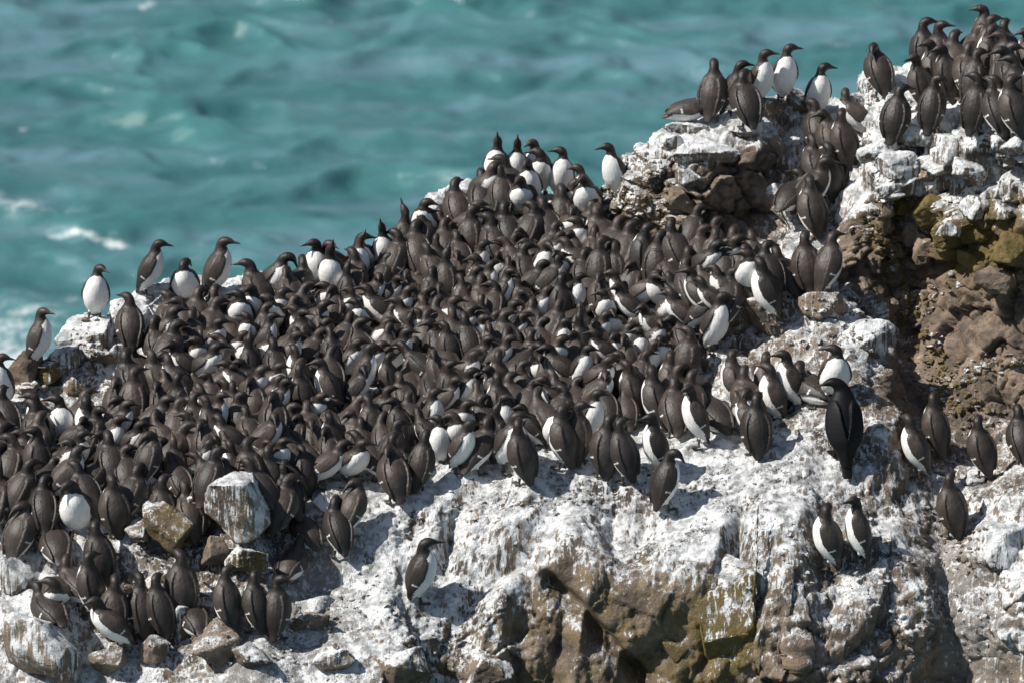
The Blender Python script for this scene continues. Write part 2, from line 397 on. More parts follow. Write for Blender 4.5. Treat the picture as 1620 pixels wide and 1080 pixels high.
# ------------------------------------------------------------------ sea
def axis(lo, hi, st, far, grow=1.25):
    a = [*np.arange(lo, hi, st)]
    s, x, hi_l = st, a[-1], []
    while x < far: s *= grow; x += s; hi_l.append(x)
    s, x, lo_l = st, a[0], []
    while x > -far: s *= grow; x -= s; lo_l.insert(0, x)
    return np.array(lo_l + a + hi_l)
SEA_Z = -10.0
sx = axis(-12, 12, .055, 6000); sy = axis(16, 48, .06, 6000)
GX, GY = np.meshgrid(sx, sy)
H = np.zeros_like(GX)
wr = np.random.RandomState(11)
amp_far = np.exp(-np.maximum(0, np.hypot(GX, GY - 30) - 40) / 60)
warp = fbm(np.stack([GX.ravel() * .22, GY.ravel() * .22, np.zeros(GX.size)], -1), 3).reshape(GX.shape)
warp2 = fbm(np.stack([GX.ravel() * .5 + 9, GY.ravel() * .5, np.ones(GX.size)], -1), 3).reshape(GX.shape)
for i in range(16):
    lam = 0.9 * 1.24 ** i if i < 9 else .35 + .12 * (i - 9)
    th = R(wr.normal(-97, 12 if i < 9 else 30))
    k = 2 * math.pi / lam
    ph = k * (GX * math.cos(th) + GY * math.sin(th)) + wr.rand() * 6.28 + warp * 6 + warp2 * 3
    s = (1 - np.abs(np.sin(ph / 2))) ** 1.4
    H += s * lam * ((.030 if i < 6 else .018) if i < 9 else .012) * (0.6 + .8 * wr.rand())
H = H - H.mean()
H += fbm(np.stack([GX.ravel() * 2.2, GY.ravel() * 3.4, np.zeros(GX.size)], -1), 3).reshape(GX.shape) * .018
H *= amp_far
SV3 = np.stack([GX, GY, SEA_Z + H], -1)
sme = mesh_np('sea', SV3.reshape(-1, 3), grid_faces(*GX.shape))
# foam: broken crests, whitewater at the foot of the rock
foam = np.zeros(GX.shape)
def sea_at(px, py):
    d = ray(px, py); tt = (SEA_Z - CAMP.z) / d.z
    return CAMP + d * tt
def foam_line(p0, p1, w, s):
    a, b = sea_at(*p0), sea_at(*p1)
    ax, ay, bx, by = a.x, a.y, b.x, b.y
    L2 = (bx-ax)**2 + (by-ay)**2
    tt = np.clip(((GX-ax)*(bx-ax) + (GY-ay)*(by-ay)) / L2, 0, 1)
    d = np.hypot((GX - ax - tt*(bx-ax)), (GY - ay - tt*(by-ay)) * .6)
    return s * np.exp(-(d / w) ** 2)
for a in [((-60,316),(30,322),.34,1.0),((30,322),(80,330),.24,.95),((0,350),(60,345),.12,.5),((80,362),(190,378),.055,.85),((190,378),(300,392),.08,.95),((310,385),(345,395),.2,.55),((-30,520),(60,515),.55,.6),((0,560),(40,600),.6,.85),((10,480),(100,500),.5,.42),((100,480),(115,470),.14,.6),((20,440),(60,430),.3,.32),
          ((35,198),(42,196),.07,.9),((75,165),(90,172),.1,.5),((1310,68),(1340,70),.1,.6),((1215,55),(1225,58),.12,.4),((560,265),(568,262),.08,.5),((225,4),(240,2),.1,.8),((520,30),(530,27),.06,.6)]:
    foam = np.maximum(foam, foam_line(*a))
set_attr(sme, 'foam', foam.reshape(-1))
m_sea, nt, bs = nodes('sea_water'); T = NT(nt)
geo = T.n('ShaderNodeNewGeometry'); pos = geo.outputs['Position']
fz = T.attr('foam').outputs['Fac']
fn = T.noise(pos, 5.5, 6, 0.68, .3); fn2 = T.noise(pos, 1.1, 4, .6)
fl = T.math('ADD', fz, T.math('MULTIPLY', T.math('SUBTRACT', fn, .5), 1.5))
fm = T.math('MULTIPLY', T.math('MULTIPLY', T.ramp(fl, .40, 1.15), .8), T.ramp(fz, .05, .5))
sz = T.n('ShaderNodeSeparateXYZ'); T.put(sz.inputs[0], pos)
crest = T.ramp(sz.outputs[2], SEA_Z - .10, SEA_Z + .22)
deep = T.mix(T.ramp(fn2, .3, .7), (0.032, 0.106, 0.116), (0.048, 0.144, 0.147))
sheen = T.noise(T.scale(pos, (.20, .75, 1)), 1.0, 4, .5, .6)
deep = T.mix(T.math('MULTIPLY', T.ramp(sheen, .42, .68), .85), deep, (0.110, 0.200, 0.240))  # pale blue-grey bands painted into the water colour to imitate sky sheen
deep = T.mix(T.math('MULTIPLY', crest, .55), deep, (0.06, 0.19, 0.19))
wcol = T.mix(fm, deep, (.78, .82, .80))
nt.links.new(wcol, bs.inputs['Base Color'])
T.put(bs.inputs['Roughness'], T.math('ADD', T.math('MULTIPLY', fm, .6), .16))
bs.inputs['IOR'].default_value = 1.333
b = T.n('ShaderNodeBump'); b.inputs['Strength'].default_value = .55; b.inputs['Distance'].default_value = .06
T.put(b.inputs['Height'], T.noise(T.scale(pos, (.8, 2.2, 1)), 4.5, 6, .62, .4))
nt.links.new(b.outputs[0], bs.inputs['Normal'])
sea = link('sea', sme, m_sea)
tag(sea, 'choppy teal sea with white foam streaks behind the rock', 'sea', kind='structure')
# ------------------------------------------------------------------ loose rocks and blocks lying on the sea rock
def rock_mesh(w, d, h, seed, angular=.8, rough=.5):
    r = random.Random(seed)
    bm = bmesh.new()
    for i in range(15):
        v = Vector((r.gauss(0, 1), r.gauss(0, 1), r.gauss(0, 1))).normalized()
        k = 1 / max(abs(v.x), abs(v.y), abs(v.z)) * angular + (1 - angular)
        v = v * (k * r.uniform(.70, 1.0))
        bm.verts.new((v.x * w * .5, v.y * d * .5, v.z * h * .5))
    res = bmesh.ops.convex_hull(bm, input=bm.verts[:])
    bmesh.ops.delete(bm, geom=[e for e in res['geom_interior'] if isinstance(e, bmesh.types.BMVert)], context='VERTS')
    bmesh.ops.dissolve_limit(bm, angle_limit=R(14), verts=bm.verts[:], edges=bm.edges[:])
    bmesh.ops.bevel(bm, geom=bm.edges[:], offset=min(w, d, h) * .035, segments=2, affect='EDGES', profile=.6)
    bmesh.ops.triangulate(bm, faces=bm.faces[:])
    s = min(w, d, h)
    target = max(.011, s * .055)
    for k in range(5):
        es = [e for e in bm.edges if e.calc_length() > target * 1.5]
        if not es or len(bm.verts) > 4500: break
        bmesh.ops.subdivide_edges(bm, edges=es, cuts=1)
        bmesh.ops.triangulate(bm, faces=bm.faces[:])
    bm.normal_update()
    off = Vector((r.uniform(0, 50), r.uniform(0, 50), r.uniform(0, 50)))
    for v in bm.verts:
        p = v.co
        a = mn.noise(p / s * 1.6 + off) * .03 * s + mn.fractal(p / s * 4 + off, .7, 2.1, 5) * .045 * s * rough
        a += mn.noise(p * 42 + off) * .005 + mn.noise(p * 90 + off) * .0025
        v.co = p + v.normal * a
    me = bpy.data.meshes.new('rock'); bm.to_mesh(me); bm.free()
    me.polygons.foreach_set('use_smooth', np.ones(len(me.polygons), dtype=bool))
    return me
# px, py, width px, height px, guano, ochre, dark, angular, name, label, group
G1, G2, G3, G4 = 'rocks piled on the left skyline', 'boulders at the lower left', 'blocks of the right outcrop', 'rocks of the overhanging outcrop'
RK = [
 (40,592,62,100,.12,.25,.2,.6,'boulder','dark reddish boulder at the left frame edge above the crowd',G1),
 (78,592,46,48,.5,.75,0,.6,'rock','pale yellowish rock beside the dark reddish boulder',G1),
 (138,528,92,70,.85,0,0,.5,'boulder','white dome-shaped rock under the lone white-fronted murre',G1),
 (158,568,66,40,.55,.1,.1,.7,'rock','grey shadowed rock below the white dome-shaped one, left skyline',G1),
 (100,566,60,42,.7,.1,0,.7,'rock','small whitish rock between yellowish rock and white dome-shaped rock',G1),
 (206,500,62,58,.85,0,0,.7,'rock','white rock under the murre stepping right on the left skyline',G1),
 (188,562,58,52,.8,.1,0,.7,'rock','white crumbly rock right of the grey one on the left skyline',G1),
 (255,468,66,44,.8,0,.05,.7,'rock','white and dark mottled rock by the left skyline',G1),
 (302,450,64,36,.85,0,0,.6,'rock','low white rock beneath the preening white-bellied murre',G1),
 (118,610,44,36,.5,.4,0,.7,'rock','tan rock at the foot of the left pile',G1),
 (690,298,62,44,.95,0,0,.6,'rock','white crusted knob standing against the sea, left piece',None),
 (735,284,66,40,.95,.05,0,.6,'rock','white crusted knob against the sea, right and higher piece',None),
 (722,312,60,36,.9,0,0,.6,'rock','white crusted rock below the two skyline knobs',None),
 (377,800,104,104,.74,.25,.1,.85,'boulder','large grey boulder with white streaks running down its face',G2),
 (266,834,78,92,.42,.5,.0,.85,'boulder','ochre brown boulder with a white upper edge',G2),
 (312,795,46,66,.7,.05,.05,.7,'rock','white and grey rock wedged between the two big boulders',G2),
 (303,842,26,34,.05,1.2,0,.7,'rock','small rock covered in yellow lichen',G2),
 (342,872,40,52,.25,.1,.4,.6,'rock','dark rock under the streaked boulder, left of the tan one',G2),
 (392,885,66,42,.62,.55,0,.7,'rock','tan rock under the streaked boulder',G2),
 (342,1020,74,94,.34,.05,.1,.45,'boulder','smooth grey egg-shaped boulder at the bottom',G2),
 (292,985,52,66,.74,.5,0,.8,'rock','rock with a white top and yellow side beside the grey boulder',G2),
 (72,1004,140,140,.68,.1,.25,.6,'boulder','large grey boulder in the lower left corner',G2),
 (28,893,74,74,.85,0,.05,.7,'rock','white splashed rock at the left frame edge',G2),
 (108,1052,50,48,.75,.15,.1,.6,'rock','small pale rock under the large corner boulder',G2),
 (172,1045,56,60,.4,0,.25,.6,'rock','blue-grey streaked rock right of the large corner boulder',G2),
 (246,1025,44,46,.5,0,.2,.6,'rock','small grey rock below the standing pair of murres',G2),
 (402,1032,60,46,.75,0,0,.6,'rock','whitish lump right of the smooth grey boulder',G2),
 (503,958,72,32,.92,0,0,.4,'rock','flat white stone on the grey ground',G2),
 (492,983,66,34,.3,.1,.4,.6,'rock','dark reddish stone under the flat white stone',G2),
 (228,772,44,50,.85,0,0,.6,'rock','white rock between murres left of the ochre boulder',G2),
 (222,835,44,46,.5,0,.1,.7,'rock','grey rock left of the ochre boulder',G2),
 (510,795,36,34,.8,0,0,.7,'rock','small white rock below the crowd, right of the boulders',G2),
 (530,1040,70,44,.6,0,.1,.7,'rock','low white rock at the bottom edge by the dome',G2),
 (1392,240,84,46,.9,.05,0,.7,'block','long white block at the left end of the right outcrop',G3),
 (1452,216,64,40,.92,0,0,.7,'block','white block under the front murre of the right outcrop',G3),
 (1505,238,58,52,.75,0,.05,.85,'block','bluish white block with a streaked face',G3),
 (1553,212,46,56,.85,0,0,.85,'block','tall narrow white block on the right outcrop',G3),
 (1600,226,56,56,.85,0,0,.8,'block','white block at the right frame edge, highest',G3),
 (1472,274,52,44,.55,.25,.05,.85,'block','block with a brown notch below the white ones',G3),
 (1420,262,76,46,.9,0,0,.7,'block','broad smooth white block of the right outcrop',G3),
 (1472,292,66,40,.85,0,.05,.85,'block','white-topped block above the yellow one',G3),
 (1535,268,54,48,.8,0,.05,.9,'block','white-topped block with a dark squared face',G3),
 (1580,282,58,54,.7,0,.1,.9,'block','dark block with white drips below the frame edge block',G3),
 (1390,308,42,34,.6,.1,.15,.85,'block','grey square block at the left of the outcrop face',G3),
 (1432,292,40,38,.6,.3,0,.85,'block','small pale yellow block of the outcrop face',G3),
 (1474,336,62,62,.12,1.1,0,.85,'block','big yellow ochre block in the outcrop face',G3),
 (1428,324,38,42,.2,1.0,0,.85,'block','small ochre block left of the big yellow one',G3),
 (1545,326,58,42,.7,.3,.05,.9,'block','pale pinkish block with sharp edges',G3),
 (1592,330,62,58,.55,.6,.05,.9,'block','brown block with a white top by the right frame edge',G3),
 (1500,366,40,28,.8,.3,.05,.85,'block','small white-capped block under the big yellow one',G3),
 (1541,375,46,44,.15,.8,.1,.9,'block','brown ochre block below the pale pinkish one',G3),
 (1598,392,64,52,.05,1.2,.05,.9,'block','orange block at the right frame edge',G3),
 (1438,372,34,42,.35,.2,.1,.85,'block','narrow tan block at the left of the lower face',G3),
 (1460,390,30,60,.3,.3,.15,.85,'block','tall narrow block of the lower face',G3),
 (1545,412,56,52,.05,.7,.15,.9,'block','olive brown block left of the orange one',G3),
 (1580,446,76,44,.08,0,.2,.85,'block','grey angular block under the orange one',G3),
 (1390,132,70,56,.85,.1,0,.5,'boulder','pebbly white pinnacle under the lone preening murre',G3),
 (1358,168,46,44,.8,.1,0,.6,'rock','white rock left of the pebbly pinnacle',G3),
 (1415,170,54,44,.8,.1,0,.6,'rock','white rock behind the lone front murre of the right outcrop',G3),
 (1100,204,112,36,.92,0,0,.6,'block','long white slab at the front edge of the bird shelf',G4),
 (1176,204,70,34,.75,0,.05,.7,'block','white slab right of the long one on the shelf',G4),
 (1115,246,108,42,.72,.05,.05,.8,'block','white-topped slab jutting out under the shelf',G4),
 (1062,226,48,42,.85,0,0,.75,'block','white block at the left corner of the shelf',G4),
 (1040,266,50,38,.6,.25,0,.75,'rock','tan rock below the left corner of the shelf',G4),
 (1002,288,56,36,.55,.35,0,.7,'rock','pale tan rock on the sunlit slope down to the murre by the sea',G4),
 (976,274,46,28,.75,.2,0,.7,'rock','white rock beside the murre at the cliff edge',G4),
 (1092,284,48,34,.6,.1,.05,.8,'rock','grey rock with a white top under the jutting slab',G4),
 (1026,328,58,44,.4,.3,.05,.8,'rock','pinkish tan rock low on the sunlit slope',G4),
 (982,326,40,30,.4,.4,0,.7,'rock','small orange tan rock at the foot of the sunlit slope',G4),
 (1075,318,52,46,.2,.3,.25,.85,'block','brown block at the edge of the shaded overhang',G4),
 (1010,356,36,34,.5,.1,.1,.8,'rock','grey wedge of rock standing behind the crowd',G4),
 (1220,168,58,50,.5,0,.15,.7,'rock','grey rock between the shelf murres and the gully',G4),
 (1262,158,50,46,.5,0,.15,.7,'rock','grey rock under the white-fronted murre right of the shelf',G4),
 (1228,312,40,46,.85,0,0,.75,'rock','white rock at the mouth of the gully, left piece',G4),
 (1258,332,40,56,.85,0,0,.75,'rock','white rock at the mouth of the gully, right piece',G4),
 (1290,346,46,44,.75,0,.05,.7,'rock','white rock beneath the big murre in the gully',G4),
 (1130,458,110,54,.58,0,.05,.7,'boulder','white-crusted boulder at the right edge of the crowd',None),
 (1132,508,118,62,.42,0,.15,.7,'boulder','boulder with thin white drips below the white-crusted one',None),
 (1215,498,104,78,.5,0,.1,.6,'boulder','rounded grey-white boulder under the single murre',None),
 (1262,440,46,36,.9,.05,0,.6,'rock','small white rock right of the single murre',None),
 (1300,480,80,50,.48,0,.15,.75,'rock','dark and white rock at the foot of the gully',None),
 (1365,535,96,76,.9,.03,0,.6,'boulder','crumbly white boulder above the dark cleft',None),
 (1150,965,104,190,.5,.6,0,.6,'buttress','tall ochre buttress of rock in the front cliff',None),
 (1068,1030,44,40,.2,.6,.1,.85,'rock','olive wedge of rock beside the tall ochre buttress',None),
 (1592,1002,28,26,.95,0,0,.5,'stone','small white stone on the grey slope, lower right',None),
 (1480,758,42,26,.9,0,0,.5,'stone','pale stone left of the lone murre in the hollow',None),
 (1543,762,42,40,.9,0,0,.6,'stone','pale stone right of the lone murre in the hollow',None),
 (1592,862,96,84,.9,0,0,.5,'boulder','large whitish boulder at the right frame edge',None),
 (1602,940,60,56,.6,0,.1,.5,'boulder','bluish shaded boulder under the whitish one at right',None),
 (640,1052,84,60,.55,.4,.1,.7,'boulder','olive boulder at the bottom edge under the dome',None),
 (770,1060,80,56,.55,.3,.1,.7,'boulder','brown and white boulder at the bottom edge, right of the olive one',None),
]
rocks = []
for i, (px, py, w, h, g, oc, dk, ang, nm, lab, grp) in enumerate(RK):
    p, n = hit(px, py)
    if p is None:
        for q in range(1, 12):
            p, n = hit(px, py + q * 5)
            if p is not None: break
    W, Hh = w / PXM * 1.12, h / PXM * 1.12
    Dp = (min(W, Hh) * .9 + .25 * max(W, Hh)) * (1.0 if nm != 'buttress' else .8)
    me = rock_mesh(W, Dp, Hh, 100 + i, ang, .6)
    o = link(nm, me, M_BOULDER)
    k_ = -.5 if grp == G2 and py < 900 and 200 < px < 430 else -.12 if grp == G2 else -.02 if grp in (G3, G4) else -.22 if grp is None and 430 < py < 560 else .10
    o.location = p + FWD * Dp * k_
    rr = random.Random(i)
    o.rotation_euler = (-PITCH * .5 + R(rr.uniform(-8, 8)), R(rr.uniform(-9, 9)), R(rr.uniform(-20, 20)))
    o['guano'] = float(g); o['ochre'] = float(oc) * .75; o['dark'] = float(dk) * .5
    tag(o, lab, nm, grp)
    rocks.append(o)
bpy.context.view_layer.update()
for o in rocks:
    M = o.matrix_world; b0 = len(GEOV)
    GEOV += [tuple(M @ v.co) for v in o.data.vertices]
    GEOF += [tuple(b0 + k for k in p.vertices) for p in o.data.polygons]
BVH = BVHTree.FromPolygons(GEOV, GEOF)
# crumbled stones: talus under the right outcrop, shards on the ledges, grit on the grey ground
sr = random.Random(5)
base_st = []
for k in range(10):
    m_ = rock_mesh(.1, .09, .075, 900 + k, .75, .8)
    bm = bmesh.new(); bm.from_mesh(m_); bmesh.ops.dissolve_limit(bm, angle_limit=R(12), verts=bm.verts[:], edges=bm.edges[:]); bmesh.ops.triangulate(bm, faces=bm.faces[:])
    base_st.append(([v.co.copy() for v in bm.verts], [[v.index for v in f.verts] for f in bm.faces])); bm.free(); bpy.data.meshes.remove(m_)
def scatter(name, label, cat, regs, mat_vals):
    V_, F_, at3 = [], [], []
    for (x0, y0, x1, y1, wd, cntn, s0, s1, g, oc, dk) in regs:
        for k in range(cntn):
            t = sr.random(); px = x0 + (x1 - x0) * t + sr.gauss(0, wd); py = y0 + (y1 - y0) * t + sr.gauss(0, wd * .7)
            p, n = hit(px, py)
            if p is None: continue
            s = s0 + (s1 - s0) * sr.random() ** 2.2
            vs, fs = sr.choice(base_st); b0 = len(V_)
            M = Matrix.Translation(p + n * s * .015) @ Matrix.Rotation(sr.uniform(0, 6.28), 4, 'Z') @ Matrix.Rotation(sr.uniform(-.6, .6), 4, 'X') @ Matrix.Diagonal((s * sr.uniform(.7, 1.3), s, s * sr.uniform(.6, 1.1), 1))
            V_ += [tuple(M @ v) for v in vs]; F_ += [tuple(b0 + q for q in f) for f in fs]
            gg = g + sr.uniform(-.25, .2); at3 += [(gg, oc + sr.uniform(-.2, .3), dk + sr.uniform(-.1, .1))] * len(vs)
    me = mesh_np(name, V_, F_, False)
    a = np.array(at3)
    for i, nme in enumerate(('guano', 'ochre', 'dark')): set_attr(me, nme, a[:, i])
    o = link(name, me, M_ROCK)
    tag(o, label, cat, kind='stuff')
scatter('talus_stones', 'crumbled brown stones spilling down under the right outcrop', 'stones', [
 (1385,370,1500,640,16,230,.15,.75,.28,.35,0),(1490,440,1440,520,14,60,.2,.8,.3,.3,0),(1480,620,1600,560,16,120,.15,.7,.35,.3,0),(1480,610,1570,680,20,120,.15,.6,.3,.3,0),(1380,350,1420,420,14,60,.2,.6,.3,.4,0),
 (960,300,1040,360,26,130,.2,.7,.5,.35,0),(1000,250,1060,290,14,50,.2,.6,.6,.25,0),(1500,800,1540,900,22,120,.12,.5,.4,.25,.0)], None)
scatter('ground_stones', 'loose pale stones strewn over the ledges and grey ground', 'stones', [
 (440,1010,620,940,40,120,.10,.5,.7,0,0),(300,930,500,1070,50,120,.10,.45,.55,.05,.1),(60,860,300,900,40,110,.12,.55,.6,.1,.1),(620,800,1250,760,45,150,.10,.40,.85,0,0),(1180,500,1380,520,36,130,.12,.6,.65,0,.1),
 (1380,110,1420,200,24,80,.12,.4,.8,.05,0),(200,470,110,590,28,90,.12,.5,.6,.2,0),(1250,840,1420,980,50,120,.12,.5,.7,0,.1),(1480,960,1600,1040,40,80,.08,.35,.5,.05,.1),(560,620,540,560,25,40,.12,.5,.8,.05,0)], None)
# ------------------------------------------------------------------ birds
RY = [.016,.038,.061,.075,.074,.063,.048,.035,.029,.0295,.0265,.0175,.0095,.0058,.0026]   # half widths, tail tip to bill tip
RD = [.006,.022,.052,.072,.072,.063,.048,.038,.032,.032,.0285,.0195,.0120,.0085,.0028]    # half depths
SP = {
 'u': [(-.098,.028),(-.074,.072),(-.050,.118),(-.024,.178),(-.004,.234),(.011,.284),(.015,.322),(.013,.352),(.014,.376),(.026,.398),(.048,.407),(.071,.405),(.088,.401),(.111,.397),(.136,.392)],
 'h': [(-.150,.050),(-.118,.080),(-.084,.116),(-.040,.164),(.002,.208),(.038,.248),(.056,.283),(.060,.310),(.063,.333),(.076,.354),(.098,.362),(.121,.358),(.138,.353),(.160,.347),(.185,.340)],
 'b': [(-.205,.060),(-.165,.074),(-.122,.088),(-.062,.100),(.000,.112),(.055,.133),(.088,.163),(.102,.190),(.110,.212),(.124,.231),(.146,.239),(.169,.235),(.186,.230),(.208,.224),(.233,.217)],
 's': [(-.098,.028),(-.074,.072),(-.050,.118),(-.024,.178),(-.004,.234),(.011,.284),(.016,.322),(.016,.353),(.016,.380),(.020,.405),(.031,.427),(.043,.447),(.050,.462),(.058,.483),(.067,.507)],
 'd': [(-.104,.028),(-.080,.072),(-.054,.118),(-.026,.178),(-.004,.234),(.015,.282),(.022,.319),(.026,.348),(.034,.373),(.053,.390),(.075,.388),(.092,.373),(.101,.359),(.110,.338),(.118,.314)],
 'l': [(-.175,.062),(-.138,.086),(-.100,.112),(-.050,.148),(.0,.182),(.045,.214),(.078,.245),(.100,.275),(.118,.302),(.140,.325),(.162,.332),(.185,.329),(.202,.324),(.224,.317),(.249,.309)],
 'p': [(-.125,.034),(-.096,.074),(-.066,.116),(-.030,.168),(.002,.216),(.030,.258),(.042,.291),(.046,.318),(.045,.338),(.034,.352),(.012,.352),(-.010,.340),(-.024,.328),(-.040,.310),(-.056,.288)],
}
NSEG = 20
SP = {k: [(x, z - (.020 if k != 'b' else .008)) for x, z in v] for k, v in SP.items()}
RY = [a * (1.10 if i < 7 else 1.0) for i, a in enumerate(RY)]; RD = [a * (1.07 if i < 7 else 1.0) for i, a in enumerate(RD)]
DARK, HEAD, WHITE, BILL, FOOT, WINGW = (.034,.0262,.0218), (.018,.0125,.0102), (.80,.785,.75), (.022,.019,.018), (.05,.042,.036), (.62,.60,.57)
def spline(pts, rows, n=3):
    P = np.array(pts, float); m = np.gradient(P, axis=0); out = []
    for i in range(len(P) - 1):
        for j in range(n):
            t = j / n
            out.append((2*t**3-3*t**2+1)*P[i] + (t**3-2*t**2+t)*m[i] + (-2*t**3+3*t**2)*P[i+1] + (t**3-t**2)*m[i+1])
    out.append(P[-1]); return np.array(out)
def build_bird(pose, yaw, voxel, spread=0.0, seed=0):
    rr = random.Random(seed)
    c = np.array([(x, 0, z) for x, z in SP[pose]])
    ry = np.array(RY); rd = np.array(RD)
    if pose in 'hbl': ry = ry * np.array([1]*3 + [1.04,1.08,1.1,1.12,1.14,1.12] + [1.04]*2 + [1]*4); rd = rd * np.array([1]*3 + [1.0,1.02,1.04,1.08,1.1,1.1] + [1.02]*2 + [1]*4)
    if pose == 'd': ry = ry * np.array([1]*6 + [.95,.9,.9] + [1]*6)
    piv = c[7].copy(); k = [0,0,0,0,0,.03,.12,.3,.55,.85,1,1,1,1,1]
    if pose == 'p':
        c[9:, 1] += np.array([.010,.022,.034,.040,.045,.048])
    for i in range(15):
        a = math.radians(yaw) * k[i]; d = c[i] - piv
        c[i] = piv + np.array([d[0]*math.cos(a) - d[1]*math.sin(a), d[0]*math.sin(a) + d[1]*math.cos(a), d[2]])
    C = spline(c, 3); RYs = spline(ry[:, None], 3)[:, 0]; RDs = spline(rd[:, None], 3)[:, 0]
    sid = np.linspace(0, 14, len(C))
    verts, cols, faces = [], [], []
    T_ = np.gradient(C, axis=0); T_ /= np.linalg.norm(T_, axis=1)[:, None]
    def ring_loop(base, n):
        for a in range(n):
            b = (a + 1) % n
            faces.append((base + a, base + b, base + n + b, base + n + a))
    side_prev = np.array([0, 1.0, 0])
    frames = []
    for i in range(len(C)):
        t = T_[i]; s = side_prev - t * side_prev.dot(t)
        # head rings follow the turned head
        if sid[i] > 6:
            h = np.array([-t[1], t[0], 0.0])
            if np.linalg.norm(h) > .25:
                h /= np.linalg.norm(h)
                if h.dot(s) < 0: h = -h
                w = min(1, (sid[i] - 6) / 3); s = s * (1 - w) + h * w; s -= t * s.dot(t)
        s /= np.linalg.norm(s); side_prev = s
        dorsal = np.cross(t, s)          # points to the back
        frames.append((C[i], t, s, dorsal))
        for a in range(NSEG):
            ph = 2 * math.pi * a / NSEG
            p = C[i] + s * (RYs[i] * math.sin(ph)) + dorsal * (RDs[i] * math.cos(ph))
            verts.append(p)
            cv = -math.cos(ph)           # 1 on the belly
            si = sid[i]
            if si >= 11.6: col = BILL
            elif si >= 6.9: col = HEAD
            elif si < .5: col = DARK
            else:
                lim = np.interp(si, [0.5, 1.2, 2, 4, 5.2, 6.0, 6.6, 6.9], [.6, -.15, -.42, -.34, -.08, .22, .72, 1.05])
                col = WHITE if cv > lim else DARK
            cols.append(col)
    for i in range(len(C) - 1): ring_loop(i * NSEG, NSEG)
    n0 = len(verts)
    verts += [C[0], C[-1]]; cols += [DARK, BILL]
    for a in range(NSEG):
        b = (a + 1) % NSEG
        faces.append((n0, b, a)); faces.append((n0 + 1, (len(C) - 1) * NSEG + a, (len(C) - 1) * NSEG + b))
    # wings folded along the flanks
    for sg in (-1, 1):
        lo, hi = (1.25, 6.1)
        W = 18; NS = 12; base = len(verts)
        op = spread if spread else 0.0
        for j in range(W):
            f = j / (W - 1); si = hi + (lo - hi) * f
            if pose == 'b': si = hi + (lo - hi) * f
            ix = si / 14 * (len(C) - 1); i0 = int(ix); fr = ix - i0
            cc, tt, ss, dd = [frames[i0][q] * (1 - fr) + frames[min(i0+1, len(C)-1)][q] * fr for q in range(4)]
            ryv = np.interp(ix, range(len(C)), RYs); rdv = np.interp(ix, range(len(C)), RDs)
            ph = math.radians(np.interp(f, [0, .5, 1], [72, 70, 50]))
            mid = cc + ss * sg * ryv * math.sin(ph) * 1.0 + dd * rdv * math.cos(ph) * 1.0
            mid = mid + ss * sg * (np.interp(f, [0, .3, .8, 1], [-.006, .000, .002, .004]) + op * f * .16) - tt * (.020 * f) + dd * (op * .05 * f)
            tang = ss * sg * math.cos(ph) - dd * math.sin(ph)       # towards the belly
            nrm = ss * sg * math.sin(ph) + dd * math.cos(ph)
            hw = np.interp(f, [0, .12, .45, .8, 1], [.016, .038, .045, .024, .006]) * (1 + op * .4)
            hth = np.interp(f, [0, .5, 1], [.011, .009, .005])
            for a in range(NS):
                q = 2 * math.pi * a / NS
                verts.append(mid + tang * hw * math.cos(q) + nrm * hth * math.sin(q))
                w = (.60 < f < .66 and math.cos(q) > -.3 and math.sin(q) > .3)
                cols.append(WINGW if w else DARK)
        for j in range(W - 1): ring_loop(base + j * NS, NS)
        n0 = len(verts)
        verts += [np.mean(verts[base:base+NS], axis=0), np.mean(verts[base+(W-1)*NS:base+W*NS], axis=0)]; cols += [DARK, DARK]
        for a in range(NS):
            b = (a + 1) % NS
            faces.append((n0, b + base, a + base)); faces.append((n0 + 1, base + (W-1)*NS + a, base + (W-1)*NS + b))
        # leg and webbed foot
        hipi = 2.6; ix = int(hipi / 14 * (len(C) - 1)); hip = C[ix] + np.array([.0, sg * .030, 0])
        fx = hip[0] + (.012 if pose != 'b' else .02)
        pts = [(hip, .015), (np.array([fx, sg*.034, max(.030, hip[2]*.35)]), .010), (np.array([fx + .004, sg*.036, .012]), .008)]
        base = len(verts); NS = 8
        for P_, r_ in pts:
            for a in range(NS):
                q = 2 * math.pi * a / NS; verts.append(P_ + np.array([math.cos(q)*r_, math.sin(q)*r_, 0])); cols.append(FOOT if r_ < .012 else WHITE)
        for j in range(2): ring_loop(base + j * NS, NS)
        faces.append(tuple(base + a for a in range(NS))[::-1]); faces.append(tuple(base + 2*NS + a for a in range(NS)))
        base = len(verts)
        for zz in (.0, .009):
            for (x_, y_) in ((-.010, -.006), (-.010, .006), (.050, .022), (.056, 0), (.050, -.022)):
                verts.append(np.array([fx + x_, sg*(.036 + .006) + y_, zz])); cols.append(FOOT)
        faces.append((base+4, base+3, base+2, base+1, base)); faces.append(tuple(base + 5 + a for a in range(5)))
        for a in range(5):
            b = (a + 1) % 5; faces.append((base + a, base + b, base + 5 + b, base + 5 + a))
    return finish_body('murre', verts, faces, cols, voxel), c[9] * .4 + c[10] * .6
